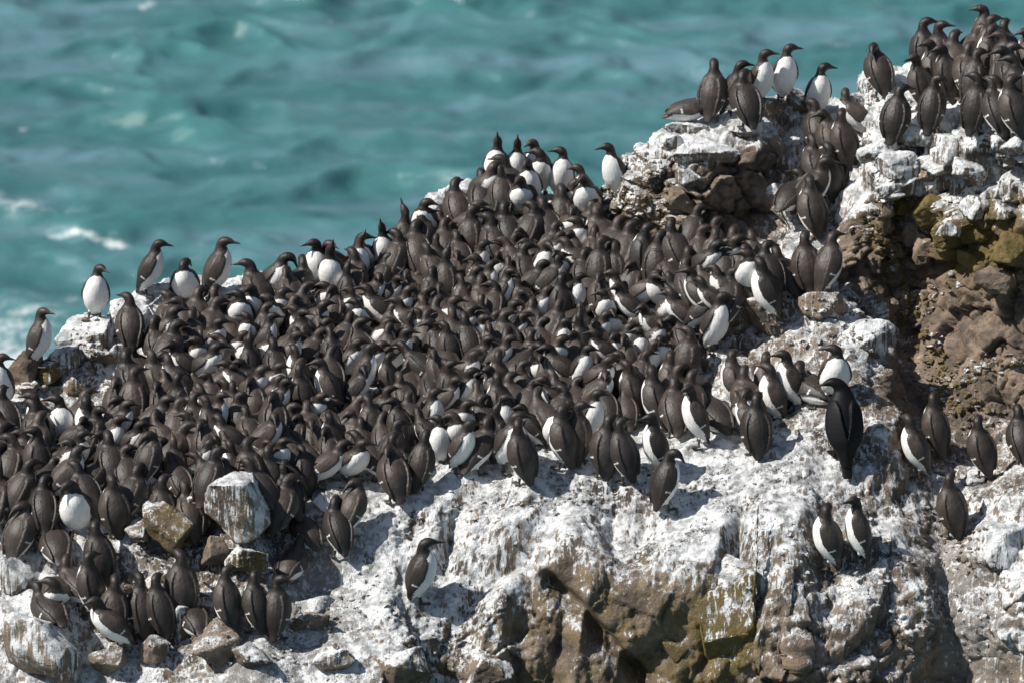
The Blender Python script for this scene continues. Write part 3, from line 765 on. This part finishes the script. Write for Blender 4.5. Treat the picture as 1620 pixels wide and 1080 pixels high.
def finish_body(name, verts, faces, cols, voxel):
    me = bpy.data.meshes.new('tmp'); me.from_pydata([tuple(v) for v in verts], [], faces)
    bm = bmesh.new(); bm.from_mesh(me); bmesh.ops.recalc_face_normals(bm, faces=bm.faces[:]); bm.to_mesh(me); bm.free()
    ob = bpy.data.objects.new('tmp', me); COL.objects.link(ob)
    md = ob.modifiers.new('r', 'REMESH'); md.mode = 'VOXEL'; md.voxel_size = voxel
    ms = ob.modifiers.new('s', 'SMOOTH'); ms.factor = .5; ms.iterations = 3
    dg = bpy.context.evaluated_depsgraph_get(); dg.update()
    out = bpy.data.meshes.new_from_object(ob.evaluated_get(dg))
    # a denser sampling of the painted surface to carry the plumage over
    kd = KDTree(len(verts) + len(faces) * 1); k = 0; cc = []
    for i, vv in enumerate(verts): kd.insert(vv, k); cc.append(cols[i]); k += 1
    for f in faces:
        cs = [cols[i] for i in f]
        ctr = sum(np.array(verts[i]) for i in f) / len(f)
        best = max(set(cs), key=cs.count)
        kd.insert(ctr, k); cc.append(best); k += 1
    kd.balance()
    arr = np.empty((len(out.vertices), 4), np.float32); arr[:, 3] = 1
    for i, vv in enumerate(out.vertices):
        arr[i, :3] = cc[kd.find(vv.co)[1]]
    a = out.color_attributes.new('plumage', 'FLOAT_COLOR', 'POINT'); a.data.foreach_set('color', arr.ravel())
    out.polygons.foreach_set('use_smooth', np.ones(len(out.polygons), dtype=bool)); out.name = name
    bpy.data.objects.remove(ob); bpy.data.meshes.remove(me)
    return out
m_bird, nt, bs = nodes('plumage'); T = NT(nt)
at_ = T.attr('plumage'); oi = T.n('ShaderNodeObjectInfo'); tc = T.n('ShaderNodeTexCoord')
feath = T.noise(T.scale(tc.outputs['Object'], (1, 1, .6)), 55, 4, .6); blot = T.noise(tc.outputs['Object'], 14, 3, .6)
val = T.math('MULTIPLY', T.math('ADD', .62, T.math('MULTIPLY', oi.outputs['Random'], .66)), T.math('ADD', .35, T.math('MULTIPLY', T.math('ADD', feath, blot), .65)))
lum = T.n('ShaderNodeRGBToBW'); T.put(lum.inputs[0], at_.outputs['Color'])
isw = T.ramp(lum.outputs[0], .2, .5)
val = T.math('ADD', T.math('MULTIPLY', val, T.math('SUBTRACT', 1.0, isw)), T.math('MULTIPLY', isw, T.math('ADD', .66, T.math('MULTIPLY', T.math('ADD', blot, feath), .28))))
worn = T.math('MULTIPLY', T.math('MULTIPLY', T.ramp(blot, .48, .68), T.math('SUBTRACT', 1.0, isw)), T.math('MULTIPLY', oi.outputs['Random'], .55))
vm = T.n('ShaderNodeVectorMath', operation='SCALE'); T.put(vm.inputs[0], T.mix(worn, at_.outputs['Color'], (.070, .049, .037))); T.put(vm.inputs['Scale'], val)
nt.links.new(vm.outputs[0], bs.inputs['Base Color'])
bs.inputs['Roughness'].default_value = .5; bs.inputs['Specular IOR Level'].default_value = .42
bs.inputs['Sheen Weight'].default_value = .0
b = T.n('ShaderNodeBump'); b.inputs['Strength'].default_value = .5; b.inputs['Distance'].default_value = .006
T.put(b.inputs['Height'], T.math('ADD', feath, T.noise(T.scale(tc.outputs['Object'], (95, 95, 16)), 1.0, 3, .6))); nt.links.new(b.outputs[0], bs.inputs['Normal'])

DIRS = {'d': 0, 'e': 45, 'w': 90, 'q': 135, 'a': 180, 'z': 225, 'x': 270, 'c': 315}
TILES = {
(0,360): "450,640,udd;900,310,uxc;1470,130,udd;1500,860,hwe;1190,850,hwq;1290,1040,bwd",
(270,360): "170,320,pxa;510,130,udd;1060,250,dcd;1370,150,uxz;1520,170,sxd;720,330,hqa;1250,330,hwq;1130,420,pwa;120,640,hwa;250,640,hwe;390,610,hwe;30,620,hwq;270,780,hww;370,710,hwe;600,690,hwe;890,660,hwd;730,760,hxx;590,860,hxa;860,810,hxa;950,810,uwd;1090,640,hwd;1130,740,hwd;1110,800,hxd;1260,820,uwd;1480,720,hqe;1530,850,hcd;1560,640,uwe;1470,620,hxa;240,880,hwd;100,990,hcd;510,1000,hww;620,1040,hwe;1340,960,hwd;1420,1010,hxd;1560,960,hwe;960,1060,hww;420,1030,hwa;1210,960,uwe;760,950,hxa;60,880,hwe;1540,330,hzd;730,590,bwe",
(540,360): "210,60,sxd;360,40,sxx;610,50,hwa;710,40,hwe;90,220,hwq;130,420,swe;330,280,hxd;530,310,hwe;480,420,bwd;690,270,hwe;950,60,uwe;960,180,hwe;860,370,uwe;670,410,bwe;530,500,pwd;620,540,hwe;1120,90,hww;1100,310,hwe;1260,330,hww;1480,60,uwq;1440,420,uwe;1590,330,uwe;1530,440,hxx;1170,440,hxa;1060,470,hwe;1300,490,hwe;1180,560,hwe;1330,630,uwe;1030,590,hww;850,590,hwe;760,660,hww;910,660,hwe;450,650,hwe;580,690,hcd;490,760,hwd;570,810,sww;280,830,hwd;150,800,hwq;30,780,hww;60,860,hwe;1040,760,uww;1120,770,hxd;1430,780,uwd;1560,650,hwe;1580,760,hwd;800,850,hwa;920,800,hwe;950,940,uww;1220,880,hww;700,920,hxa;410,920,hwe;210,940,hxa;310,1010,hxd;440,1020,hwe;600,980,hwe;780,1010,hwe;1060,1050,hwe;1370,1050,hwd;1550,1050,hwe;1490,930,hxd;110,1040,hwe",
(810,360): "180,110,hwe;60,80,hwq;340,150,uxx;470,60,hwe;70,240,hwd;20,300,hww;590,190,hwe;660,60,hww;760,60,hww;910,100,uww;890,40,uwe;1040,60,hwe;820,300,uwd;740,260,hwe;1220,110,uwd;1330,160,uwe;1470,210,hwq;1580,70,hwe;550,310,uwx;380,290,hww;290,310,hwa;480,440,uwe;690,400,uwe;570,430,hxx;1100,420,uwe;940,350,hcd;1050,360,hwe;30,510,hww;310,490,hwe;90,560,hwd;220,570,hwe;1350,430,hqa;1500,400,haw;1350,560,hzd;1290,710,hwe;1400,780,bwe;1530,580,hwq;200,700,hww;400,700,hww;430,790,uwd;600,650,hwe;770,720,uww;970,780,hww;1100,780,bwd;600,860,hwe;850,860,uwe;30,780,hwq;1280,870,uxa;1040,880,hxx;1160,970,hxd;1060,1010,hww;1420,960,hcc;1490,880,bcd;1580,940,uwa;60,1030,hwe;220,1000,hwe;290,1050,hwd;470,970,uww;700,1010,hww;580,1010,hwe;820,1030,hww",
(1080,360): "170,100,uww;420,40,hwe;400,120,hwd;540,110,hww;660,40,hww;700,140,hwd;60,60,hwd;470,250,hcd;240,220,hcd;60,340,hwe;170,400,hwd;150,500,hww;720,330,uaq;950,190,hww;1250,60,uww;1400,60,uee;30,200,hwe;40,560,hqa",
(540,180): "1530,240,sxx;1570,250,sxx;1510,460,hwq;1400,520,hww;580,900,swa;790,900,hwe;1520,660,hce;1220,690,hwe;1310,640,hww;1390,720,hwe;1330,820,uwe;1080,870,bwe;1380,890,hcd;1500,960,hwq;1590,900,hwe;980,1030,hwe;780,1030,hxd",
(810,180): "240,190,uxx;420,270,uxa;630,570,uxa;930,460,uza;190,510,hxa;30,460,uxx;20,720,hxx;210,740,hwa;410,720,uww;600,770,hxd;780,820,hww;640,940,hxx;270,860,hww;60,1020,hwa;360,1030,hww;770,930,hwe;90,920,hwa;930,1050,hwe;640,860,hxx",
(1080,180): "1300,40,hwa;1400,110,uwe;1290,190,hww;1290,330,uww;1430,400,hed;1080,530,bwa;1200,620,uww;150,1040,hwe;330,1030,hwe",
(0,540): "20,140,uxd;50,440,hwe;330,480,uza;340,560,hwq;1290,100,hwe;1290,270,uwe;1080,380,pwe;1440,410,uwe;1460,100,hww;1560,130,hww;1570,260,hcd;1570,500,hww;610,570,uxa;740,520,uae;850,520,hwe;1000,640,hwd;1160,690,uwa;1240,640,hwd;1400,760,hww;1350,880,uww;1530,950,hwe;130,790,hwe;290,760,uwa;250,880,hwa;480,860,hwe;40,700,hwa;40,900,hwa;1010,860,hwa;1060,900,hww;1230,890,hcd;100,960,hww;340,700,hww",
(270,540): "200,60,hxa;420,60,hwe;230,200,bwd;440,170,hcd;610,40,hxd;700,130,hxx;920,60,hxx;1150,40,uaq;1340,80,bwe;1250,270,uwe;1430,220,uqa;1090,380,hwe;630,230,hwa;710,230,hww;850,230,hwe;960,210,hww;360,290,hwa;520,230,hwe;90,320,uww;690,350,uww;830,370,uww;970,350,hwe;200,430,hwa;230,510,hwd;410,510,uww;520,510,uwe;620,530,hwd;550,380,hww;1540,570,uwd;1400,640,hxd;1020,510,bwd;1120,560,bwd;1300,480,bwd;1290,600,hww;1440,740,uwa;1560,680,uqq;210,640,hzd;130,590,hwe;340,720,pwe;60,740,hww;560,720,hwe;660,770,hww;960,790,uwa;1080,820,hww;1160,800,hww;810,890,uwe;910,970,hwe;1040,950,hww;1240,960,uww;480,880,hww;30,980,hww;100,860,hxa;200,1010,hww;310,1000,hwe;80,880,hww;1110,1000,hcd;1390,830,hww",
(540,540): "330,80,uww;460,110,uqe;580,160,hwe;620,290,hww;830,80,uwe;990,130,hwe;1100,140,uwd;1230,220,hcd;1560,100,uwe;1430,210,hwa;120,400,uqq;490,440,hwd;650,480,hwe;500,570,uwa;780,400,hww;360,380,hwa;1280,400,hwd;1330,520,hwd;1130,540,bwd;1500,620,hwe;1600,500,uwe;890,690,uxa;750,860,uww;1210,740,ued;1330,710,hxd;1460,720,hee;70,700,hww;470,1020,pwe;520,880,hwe;150,700,hww",
(810,540): "60,60,hww;220,40,uwd;400,150,uww;490,90,hxd;620,180,bwe;280,170,hxx;700,60,uqq;820,60,hwe;960,40,hxx;920,120,bwe;1080,110,uwa;1330,130,hcd;1130,210,uqq;1370,270,uqw;1380,60,hxx;1210,100,hwe;1590,220,hwe;1560,330,hww;50,310,hwd;110,380,hwd;290,350,hwe;60,480,bwd;420,280,hww;600,340,bwd;430,400,hwa;740,400,bwe;800,490,uwe;940,370,hwe;250,500,uwe;380,570,uxd;500,590,uqe;640,590,uwd;880,700,uwe;1100,750,uwd;1270,690,uaa;80,730,uwe;60,690,ucd;20,600,hww",
(1080,540): "490,110,uqe;650,270,hww;770,110,uwe;920,140,uaa;1120,190,bwe;70,440,uaz;30,230,hww;140,290,hwe;150,400,bwe;760,240,uaa;540,450,hqq;620,590,hxx;710,510,uww;1400,60,uxa",
(1080,720): "-30,-30,ded;1330,480,uaw;1580,440,uaz",
(1350,540): "560,710,uaq;790,510,uwe;1230,720,uwe;1590,620,hww",
(1350,720): "960,170,uwe",
(1080,0): "300,520,uww;250,680,bdd;540,510,udd;830,500,ucd;1010,580,uxd;1320,630,uxe;600,690,hwe;1560,870,had;1290,1030,hwq",
(1350,0): "230,440,pww;590,540,uwa;420,830,uwe;740,200,uwx;870,230,uwd;750,390,uwa;990,290,hwe;930,420,uwa;1050,430,hwe;1130,440,uwe;1240,270,uqe;1220,80,uwa;1350,140,uwd;1410,210,hwe;1130,250,hwd;1440,310,hwa;1500,430,hwd;1590,300,hwa;1430,530,hwa;1530,560,uwa;1610,550,uwe;780,770,uwd;1190,760,uwa;1230,860,hww;1370,740,hxa;1590,700,uqe",
(0,720): "680,190,dxa;1060,190,uww;270,420,pww;560,560,bwd;960,640,uww;830,900,uqe;560,960,bwe;1560,200,uwe;340,320,hwe;690,120,hww;30,60,hwa;1320,100,hww;220,40,hww",
(270,720): "250,170,hww;90,270,hww;440,130,hwe;480,40,hww;740,40,hqq;960,20,hwe;1080,120,hwe;1150,420,bwe;1220,750,bww;60,930,uww;1590,380,hwe",
(540,720): "60,310,pwq;860,810,udd",
(0,900): "380,140,bww;540,170,bxa;900,390,haa;1050,70,uww;1340,50,uww;1500,70,uwe",
(270,900): "230,200,bwd;530,60,uqe;830,50,uwe;1010,80,uwd",
}
BIRDS = []
for (tx, ty), s in TILES.items():
    for it in s.split(';'):
        x, y, c = it.split(',')
        X_, Y_ = tx + int(x) / 6, ty + int(y) / 6
        if c[0] in 'hb' and c[1] in 'xcz' and ty > 0: Y_ -= 24
        BIRDS.append([X_, Y_, c])
# the closely packed rows behind and between the marked heads
_f = random.Random(21)
POLY = [(20,675),(165,655),(238,565),(330,480),(480,440),(620,400),(760,340),(930,350),(1000,400),(1180,390),(1220,420),(1040,500),(1060,560),(1000,610),(820,650),(600,690),(420,720),(230,720),(120,720),(20,720)]
def inpoly(x, y):
    c = False; j = len(POLY) - 1
    for i in range(len(POLY)):
        xi, yi = POLY[i]; xj, yj = POLY[j]
        if (yi > y) != (yj > y) and x < (xj - xi) * (y - yi) / (yj - yi) + xi: c = not c
        j = i
    return c
GAPS = [(560,560,32),(530,590,26),(770,400,22),(430,450,22),(840,440,18)]      # patches of bare ground the photo shows
tries = 0; nfill = 0
while tries < 6000 and nfill < 70:
    tries += 1
    x, y = _f.uniform(10, 1220), _f.uniform(340, 720)
    if not inpoly(x, y) or any(math.hypot(x-a, y-b) < r for a, b, r in GAPS): continue
    if min((x - q[0]) ** 2 + ((y - q[1]) * 1.1) ** 2 for q in BIRDS) < 24 ** 2: continue
    BIRDS.append([x, y, _f.choice(['hwe','hww','hwd','hwa','lwe','lqq','uwe','pww','bwd','hcd','ucd','hxa','uqa','hda'])]); nfill += 1

protos = {}
SP['f'] = SP['u']
def proto(pose, yq, coarse=False):
    k = (pose, yq, coarse)
    if k not in protos:
        protos[k] = build_bird(pose, yq, .0095 if coarse else .0046, .9 if pose == 'f' else 0.0)
        if not coarse: protos[k][0].materials.append(m_bird)
    return protos[k]
plan = []
for i, (hx, hy, c) in enumerate(BIRDS):
    pose, bd, hd = c
    crowd = inpoly(hx, hy) and hx < 1130
    if crowd and pose in 'hu' and bd in 'weq':
        k_ = rng.random()
        if k_ < .13: bd, hd = 'd', 'd'
        elif k_ < .24: bd, hd = 'a', rng.choice('aq')
        elif k_ < .32: bd, hd = 'c', 'd'
        elif k_ < .38: pose = 'p'
        elif k_ < .43: pose = 'b'
        elif k_ < .56: pose = 'l'
        elif k_ < .60: pose, hd = 'd', bd
        elif k_ < .62: pose = 's'
        elif k_ < .635: pose = 'f'
        c = pose + bd + hd
    byaw = DIRS[bd] + rng.uniform(-14, 14) if bd not in 'w' else DIRS[bd] + rng.choice([-1, 1, 1]) * rng.uniform(4, 38)
    rel = (DIRS[hd] - DIRS[bd] + 180) % 360 - 180
    if pose == 'p': rel = 0
    if pose == 's' or pose == 'd': rel = max(-45, min(45, rel))
    yq = max(-90, min(90, rel)) // 45 * 45
    if yq == 0 and pose in 'uhbl' and rng.random() < .55: yq = rng.choice([-25, 25])
    me_, hl = proto(pose, int(yq))
    sc = rng.uniform(.76, .90) if crowd else rng.uniform(.91, .99)
    fat = rng.uniform(.98, 1.18)
    if pose == 's' : sc *= .97
    a = R(byaw); fx, fy = hx, hy + (95 if pose in 'us' else 80)
    ok = False; bvh = BVH0 if hx < 480 and hy > 640 else BVH
    for k in range(5):
        p, n = hit(fx, fy, bvh)
        if p is None:
            fy += 12; continue
        ok = True; gp, gn = p, n
        h = Vector((hl[0]*math.cos(a) - hl[1]*math.sin(a), hl[0]*math.sin(a) + hl[1]*math.cos(a), hl[2])) * sc
        q = proj(p + h)
        fx += (hx - q[0]) * .9; fy += (hy - q[1]) * .9
    if not ok: continue
    p2, n2 = hit(fx, fy, bvh)
    p, n = (p2, n2) if p2 is not None else (gp, gn)
    plan.append(dict(i=i, fat=fat, p=p, yaw=a, sc=sc, pose=pose, yq=int(yq), bd=bd, hd=hd, hx=hx, hy=hy, n=n, tilt=(rng.uniform(-6, 6), rng.uniform(-6, 6))))
# birds stand beside, not inside, each other
XY = np.array([(d['p'].x, d['p'].y) for d in plan]); X0 = XY.copy()
for it in range(30):
    df = XY[:, None] - XY[None]; ds = np.linalg.norm(df, axis=-1) + np.eye(len(XY)) * 9
    near = ds < .138
    XY = XY + np.where(near[..., None], df / (ds[..., None] + 1e-4) * ((.138 - ds) * .25)[..., None], 0).sum(1)
    mv = XY - X0; L = np.linalg.norm(mv, axis=1, keepdims=True); XY = X0 + mv * np.minimum(1, .085 / (L + 1e-6))
for d, (x, y) in zip(plan, XY):
    q, n, i, dd = BVH.ray_cast(Vector((x, y, d['p'].z + .35)), Vector((0, 0, -1)))
    if q is not None and abs(q.z - d['p'].z) < .14:
        d['p'] = q; d['n'] = n
        a = proto(d['pose'], d['yq'])[1]; h = Matrix.Rotation(d['yaw'], 3, 'Z') @ Vector(a) * d['sc']
        d['hx'], d['hy'] = proj(q + h)
# which birds show most: far to near id raster
plan.sort(key=lambda d: -d['p'].y)
IDB = np.full((540, 810), -1, int); yy, xx = np.mgrid[0:540, 0:810]
for n_, d in enumerate(plan):
    for (z_, rx_, rz_) in (((.20, 17, 32) if d['pose'] in 'us' else (.17, 20, 26), ) if d['pose'] != 'b' else ((.10, 28, 17),)):
        cx, cy = proj(d['p'] + Vector((0, 0, z_)))
        IDB[((xx*2 - cx) / rx_) ** 2 + ((yy*2 - cy) / rz_) ** 2 < 1] = n_
    IDB[((xx*2 - d['hx']) / 10) ** 2 + ((yy*2 - d['hy']) / 10) ** 2 < 1] = n_
cnt = np.bincount(IDB[IDB >= 0], minlength=len(plan))
order = np.argsort(-cnt); keep = set(order[:299].tolist())

def area(d):
    x, y = d['hx'], d['hy']
    if x > 1365 and y < 200: return 'on the right outcrop'
    if 1060 < x <= 1365 and y < 178: return 'on the seaward rock shelf'
    if x > 1230 and 150 <= y < 480: return 'in the gully at right'
    if x > 1400: return 'under the dark right face'
    if 1130 <= x <= 1400 and 480 <= y < 720: return 'beside the black cormorant'
    if y > 860 and x < 480: return 'among lower left boulders'
    if x > 620 and y > 780: return 'alone on the white dome'
    if y > 735 and x < 460: return 'around the streaked boulder'
    if y > 735: return 'left of the white dome'
    if 640 <= x < 1130 and y > 620: return 'along the white dome'
    if x >= 1130: return 'below the shaded overhang'
    if y < 320 and x > 600: return 'on the peak by the sea'
    if x < 300 and y < 520: return 'on the left skyline'
    if y < 400: return 'along the upper skyline' if x < 700 else 'high under the peak'
    col = 'left' if x < 330 else 'centre left' if x < 620 else 'centre right' if x < 900 else 'right'
    row = 'upper' if y < 490 else 'middle' if y < 590 else 'lower'
    return 'in %s %s crowd' % (row, col)
FACE = {'w': 'back-turned', 'q': 'back-turned', 'e': 'back-turned', 'x': 'white-breasted', 'z': 'white-breasted', 'c': 'white-breasted', 'd': 'right-facing', 'a': 'left-facing'}
BILL_T = {'w': 'bill away', 'x': 'bill forward', 'a': 'bill left', 'd': 'bill right', 'q': 'bill away left', 'e': 'bill away right', 'z': 'bill lower left', 'c': 'bill lower right'}
POSE_T = {'u': 'upright', 'h': 'hunched', 'b': 'crouching', 's': 'sky-pointing', 'd': 'bowing', 'l': 'leaning', 'f': 'half-open-winged', 'p': 'preening'}
ORD = ['first', 'second', 'third', 'fourth', 'fifth', 'sixth', 'seventh', 'eighth', 'ninth', 'tenth', 'eleventh', 'twelfth']
classes = {}
for n_, d in enumerate(plan):
    if n_ in keep:
        SEC = 'dewqazxc'
        d['bd'] = SEC[int(round(math.degrees(d['yaw']) / 45)) % 8]; d['hd'] = SEC[int(round((math.degrees(d['yaw']) + d['yq']) / 45)) % 8]
        key = (POSE_T[d['pose']], FACE[d['bd']], 'bill up' if d['pose'] == 's' else 'bill down' if d['pose'] == 'd' else BILL_T[d['hd']] if d['pose'] not in 'p' else 'head tucked', area(d))
        classes.setdefault(key, []).append(n_)
label = {}
for (po, fa, bi, ar), mem in classes.items():
    mem.sort(key=lambda n_: plan[n_]['hx'])
    for r_, n_ in enumerate(mem):
        base = ' '.join(('%s %s murre %s, %s' % (po, fa, ar, bi)).split()[:16])
        if len(mem) == 1: label[n_] = base
        else: label[n_] = '%s from left, %s %s murre %s, %s' % (ORD[min(r_, 11)], po, fa, ar, bi)
stuffV, stuffF, stuffC = [], [], []
nv = 0
for n_, d in enumerate(plan):
    n = d['n'] or Vector((0, 0, 1))
    loc = d['p'] - Vector((0, 0, .008 if d['pose'] != 'b' else .022))
    mat = Matrix.Translation(loc) @ Matrix.Rotation(d['yaw'], 4, 'Z') @ Matrix.Rotation(R(d['tilt'][0]), 4, 'X') @ Matrix.Rotation(R(d['tilt'][1]), 4, 'Y') @ Matrix.Diagonal((d['sc'] * d['fat'], d['sc'] * d['fat'], d['sc'], 1))
    if n_ in keep:
        me_, _ = proto(d['pose'], d['yq'])
        o = link('murre', me_)
        o.matrix_world = mat
        tag(o, label[n_], 'seabird', 'murres of the colony on the sea rock')
    else:
        me_, _ = proto(d['pose'], d['yq'], True)
        va = np.empty(len(me_.vertices) * 3); me_.vertices.foreach_get('co', va); va = va.reshape(-1, 3)
        Mx = np.array(mat); va = va @ Mx[:3, :3].T + Mx[:3, 3]
        ca = np.empty(len(me_.vertices) * 4, np.float32); me_.color_attributes['plumage'].data.foreach_get('color', ca)
        stuffV.append(va); stuffC.append(ca.reshape(-1, 4) * (rng.uniform(.85, 1.15) if False else 1)); stuffF += [tuple(i + nv for i in p_.vertices) for p_ in me_.polygons]; nv += len(va)
if stuffV:
    sm = mesh_np('murre_crowd', np.concatenate(stuffV), stuffF)
    ca = sm.color_attributes.new('plumage', 'FLOAT_COLOR', 'POINT'); ca.data.foreach_set('color', np.concatenate(stuffC).astype(np.float32).ravel())
    o = link('murre_crowd', sm, m_bird)
    tag(o, 'half-hidden dark murres packed between the others of the crowd', 'seabirds', kind='stuff')
print('BIRDS total', len(plan), 'kept', len(keep), 'fill', nfill, 'protos', len(protos), 'maxlab', max(len(v.split()) for v in label.values()), 'classmax', max(len(v) for v in classes.values()))

# ------------------------------------------------------------------ the black cormorant, seen from behind, head turned left
def cormorant():
    c = np.array([(-.20,0,-.10),(-.15,0,-.02),(-.105,0,.06),(-.075,0,.13),(-.04,0,.22),(-.01,0,.31),(.014,0,.375),(.03,0,.42),(.038,.006,.452),(.042,.026,.482),(.046,.058,.496),(.048,.090,.488),(.049,.113,.479),(.050,.140,.471),(.051,.166,.459)])
    ry = np.array([.030,.036,.060,.098,.112,.102,.080,.058,.046,.040,.033,.021,.011,.0075,.004]); rd = np.array([.008,.014,.05,.085,.092,.082,.062,.046,.038,.036,.032,.021,.012,.009,.004])
    C = spline(c, 3); RYs = spline(ry[:, None], 3)[:, 0]; RDs = spline(rd[:, None], 3)[:, 0]
    T_ = np.gradient(C, axis=0); T_ /= np.linalg.norm(T_, axis=1)[:, None]
    verts, cols, faces = [], [], []; s0 = np.array([0, 1., 0]); BK = (.005, .005, .006)
    fr = []
    for i in range(len(C)):
        t = T_[i]; s = s0 - t * s0.dot(t)
        if np.linalg.norm(s) < .3: s = np.array([-1., 0, 0]) - t * (-t[0])
        s /= np.linalg.norm(s); s0 = s; dd = np.cross(t, s); fr.append((C[i], s, dd))
        for a in range(NSEG):
            ph = 2*math.pi*a/NSEG; verts.append(C[i] + s*RYs[i]*math.sin(ph) + dd*RDs[i]*math.cos(ph))
            cols.append((.20,.17,.12) if (33 <= i < 36 and math.cos(ph) < -.2) else (.03,.028,.026) if i > 35 else BK)
    n = len(C)
    for i in range(n - 1):
        for a in range(NSEG):
            b = (a+1) % NSEG; faces.append((i*NSEG+a, i*NSEG+b, (i+1)*NSEG+b, (i+1)*NSEG+a))
    k = len(verts); verts += [C[0], C[-1]]; cols += [BK, BK]
    for a in range(NSEG):
        b = (a+1) % NSEG; faces.append((k, b, a)); faces.append((k+1, (n-1)*NSEG+a, (n-1)*NSEG+b))
    for sg in (-1, 1):
        base = len(verts); W = 16; NS = 12
        for j in range(W):
            f = j/(W-1); ix = (6.0 - 4.9*f)/14*(n-1); i0 = int(ix); cc, ss, dd = fr[i0]
            ph = R(52 - 34*f); mid = cc + ss*sg*RYs[i0]*math.sin(ph) + dd*RDs[i0]*math.cos(ph) - ss*sg*.004 + np.array([-.012*f, 0, -.02*f])
            tang = ss*sg*math.cos(ph) - dd*math.sin(ph); nm = ss*sg*math.sin(ph) + dd*math.cos(ph)
            hw = np.interp(f, [0,.15,.5,.85,1], [.02,.055,.066,.035,.008])
            for a in range(NS):
                q = 2*math.pi*a/NS; verts.append(mid + tang*hw*math.cos(q) + nm*.009*math.sin(q)); cols.append((.006,.006,.007))
        for j in range(W-1):
            for a in range(NS):
                b = (a+1) % NS; faces.append((base+j*NS+a, base+j*NS+b, base+(j+1)*NS+b, base+(j+1)*NS+a))
        faces.append(tuple(base+a for a in range(NS))[::-1]); faces.append(tuple(base+(W-1)*NS+a for a in range(NS)))
        base = len(verts)
        for (P_, r_) in ((np.array([-.07, sg*.045, .10]), .026), (np.array([-.05, sg*.05, .03]), .013), (np.array([-.045, sg*.052, 0]), .011)):
            for a in range(8):
                q = 2*math.pi*a/8; verts.append(P_ + np.array([math.cos(q)*r_, math.sin(q)*r_, 0])); cols.append(BK)
        for j in range(2):
            for a in range(8):
                b = (a+1) % 8; faces.append((base+j*8+a, base+j*8+b, base+(j+1)*8+b, base+(j+1)*8+a))
        faces.append(tuple(base+a for a in range(8))[::-1]); faces.append(tuple(base+16+a for a in range(8)))
        base = len(verts)
        for zz in (0, .012):
            for (x_, y_) in ((-.015,-.01),(-.015,.01),(.07,.035),(.08,0),(.07,-.035)): verts.append(np.array([-.045+x_, sg*.055+y_, zz])); cols.append(BK)
        faces.append((base+4, base+3, base+2, base+1, base)); faces.append(tuple(base+5+a for a in range(5)))
        for a in range(5):
            b = (a+1) % 5; faces.append((base+a, base+b, base+5+b, base+5+a))
    return finish_body('cormorant', verts, faces, cols, .006)
cme = cormorant()
m_c, nt, bs = nodes('black_plumage'); T = NT(nt)
nt.links.new(T.attr('plumage').outputs['Color'], bs.inputs['Base Color']); bs.inputs['Roughness'].default_value = .55; bs.inputs['Specular IOR Level'].default_value = .15
cme.materials.append(m_c)
o = link('cormorant', cme)
p, n = hit(1332, 714)
o.location = p - Vector((0, 0, .008)); o.rotation_euler = (0, 0, R(97)); o.scale = (1.04, 1.04, .9)
tag(o, 'large black cormorant standing with its back turned on the white rock', 'cormorant')
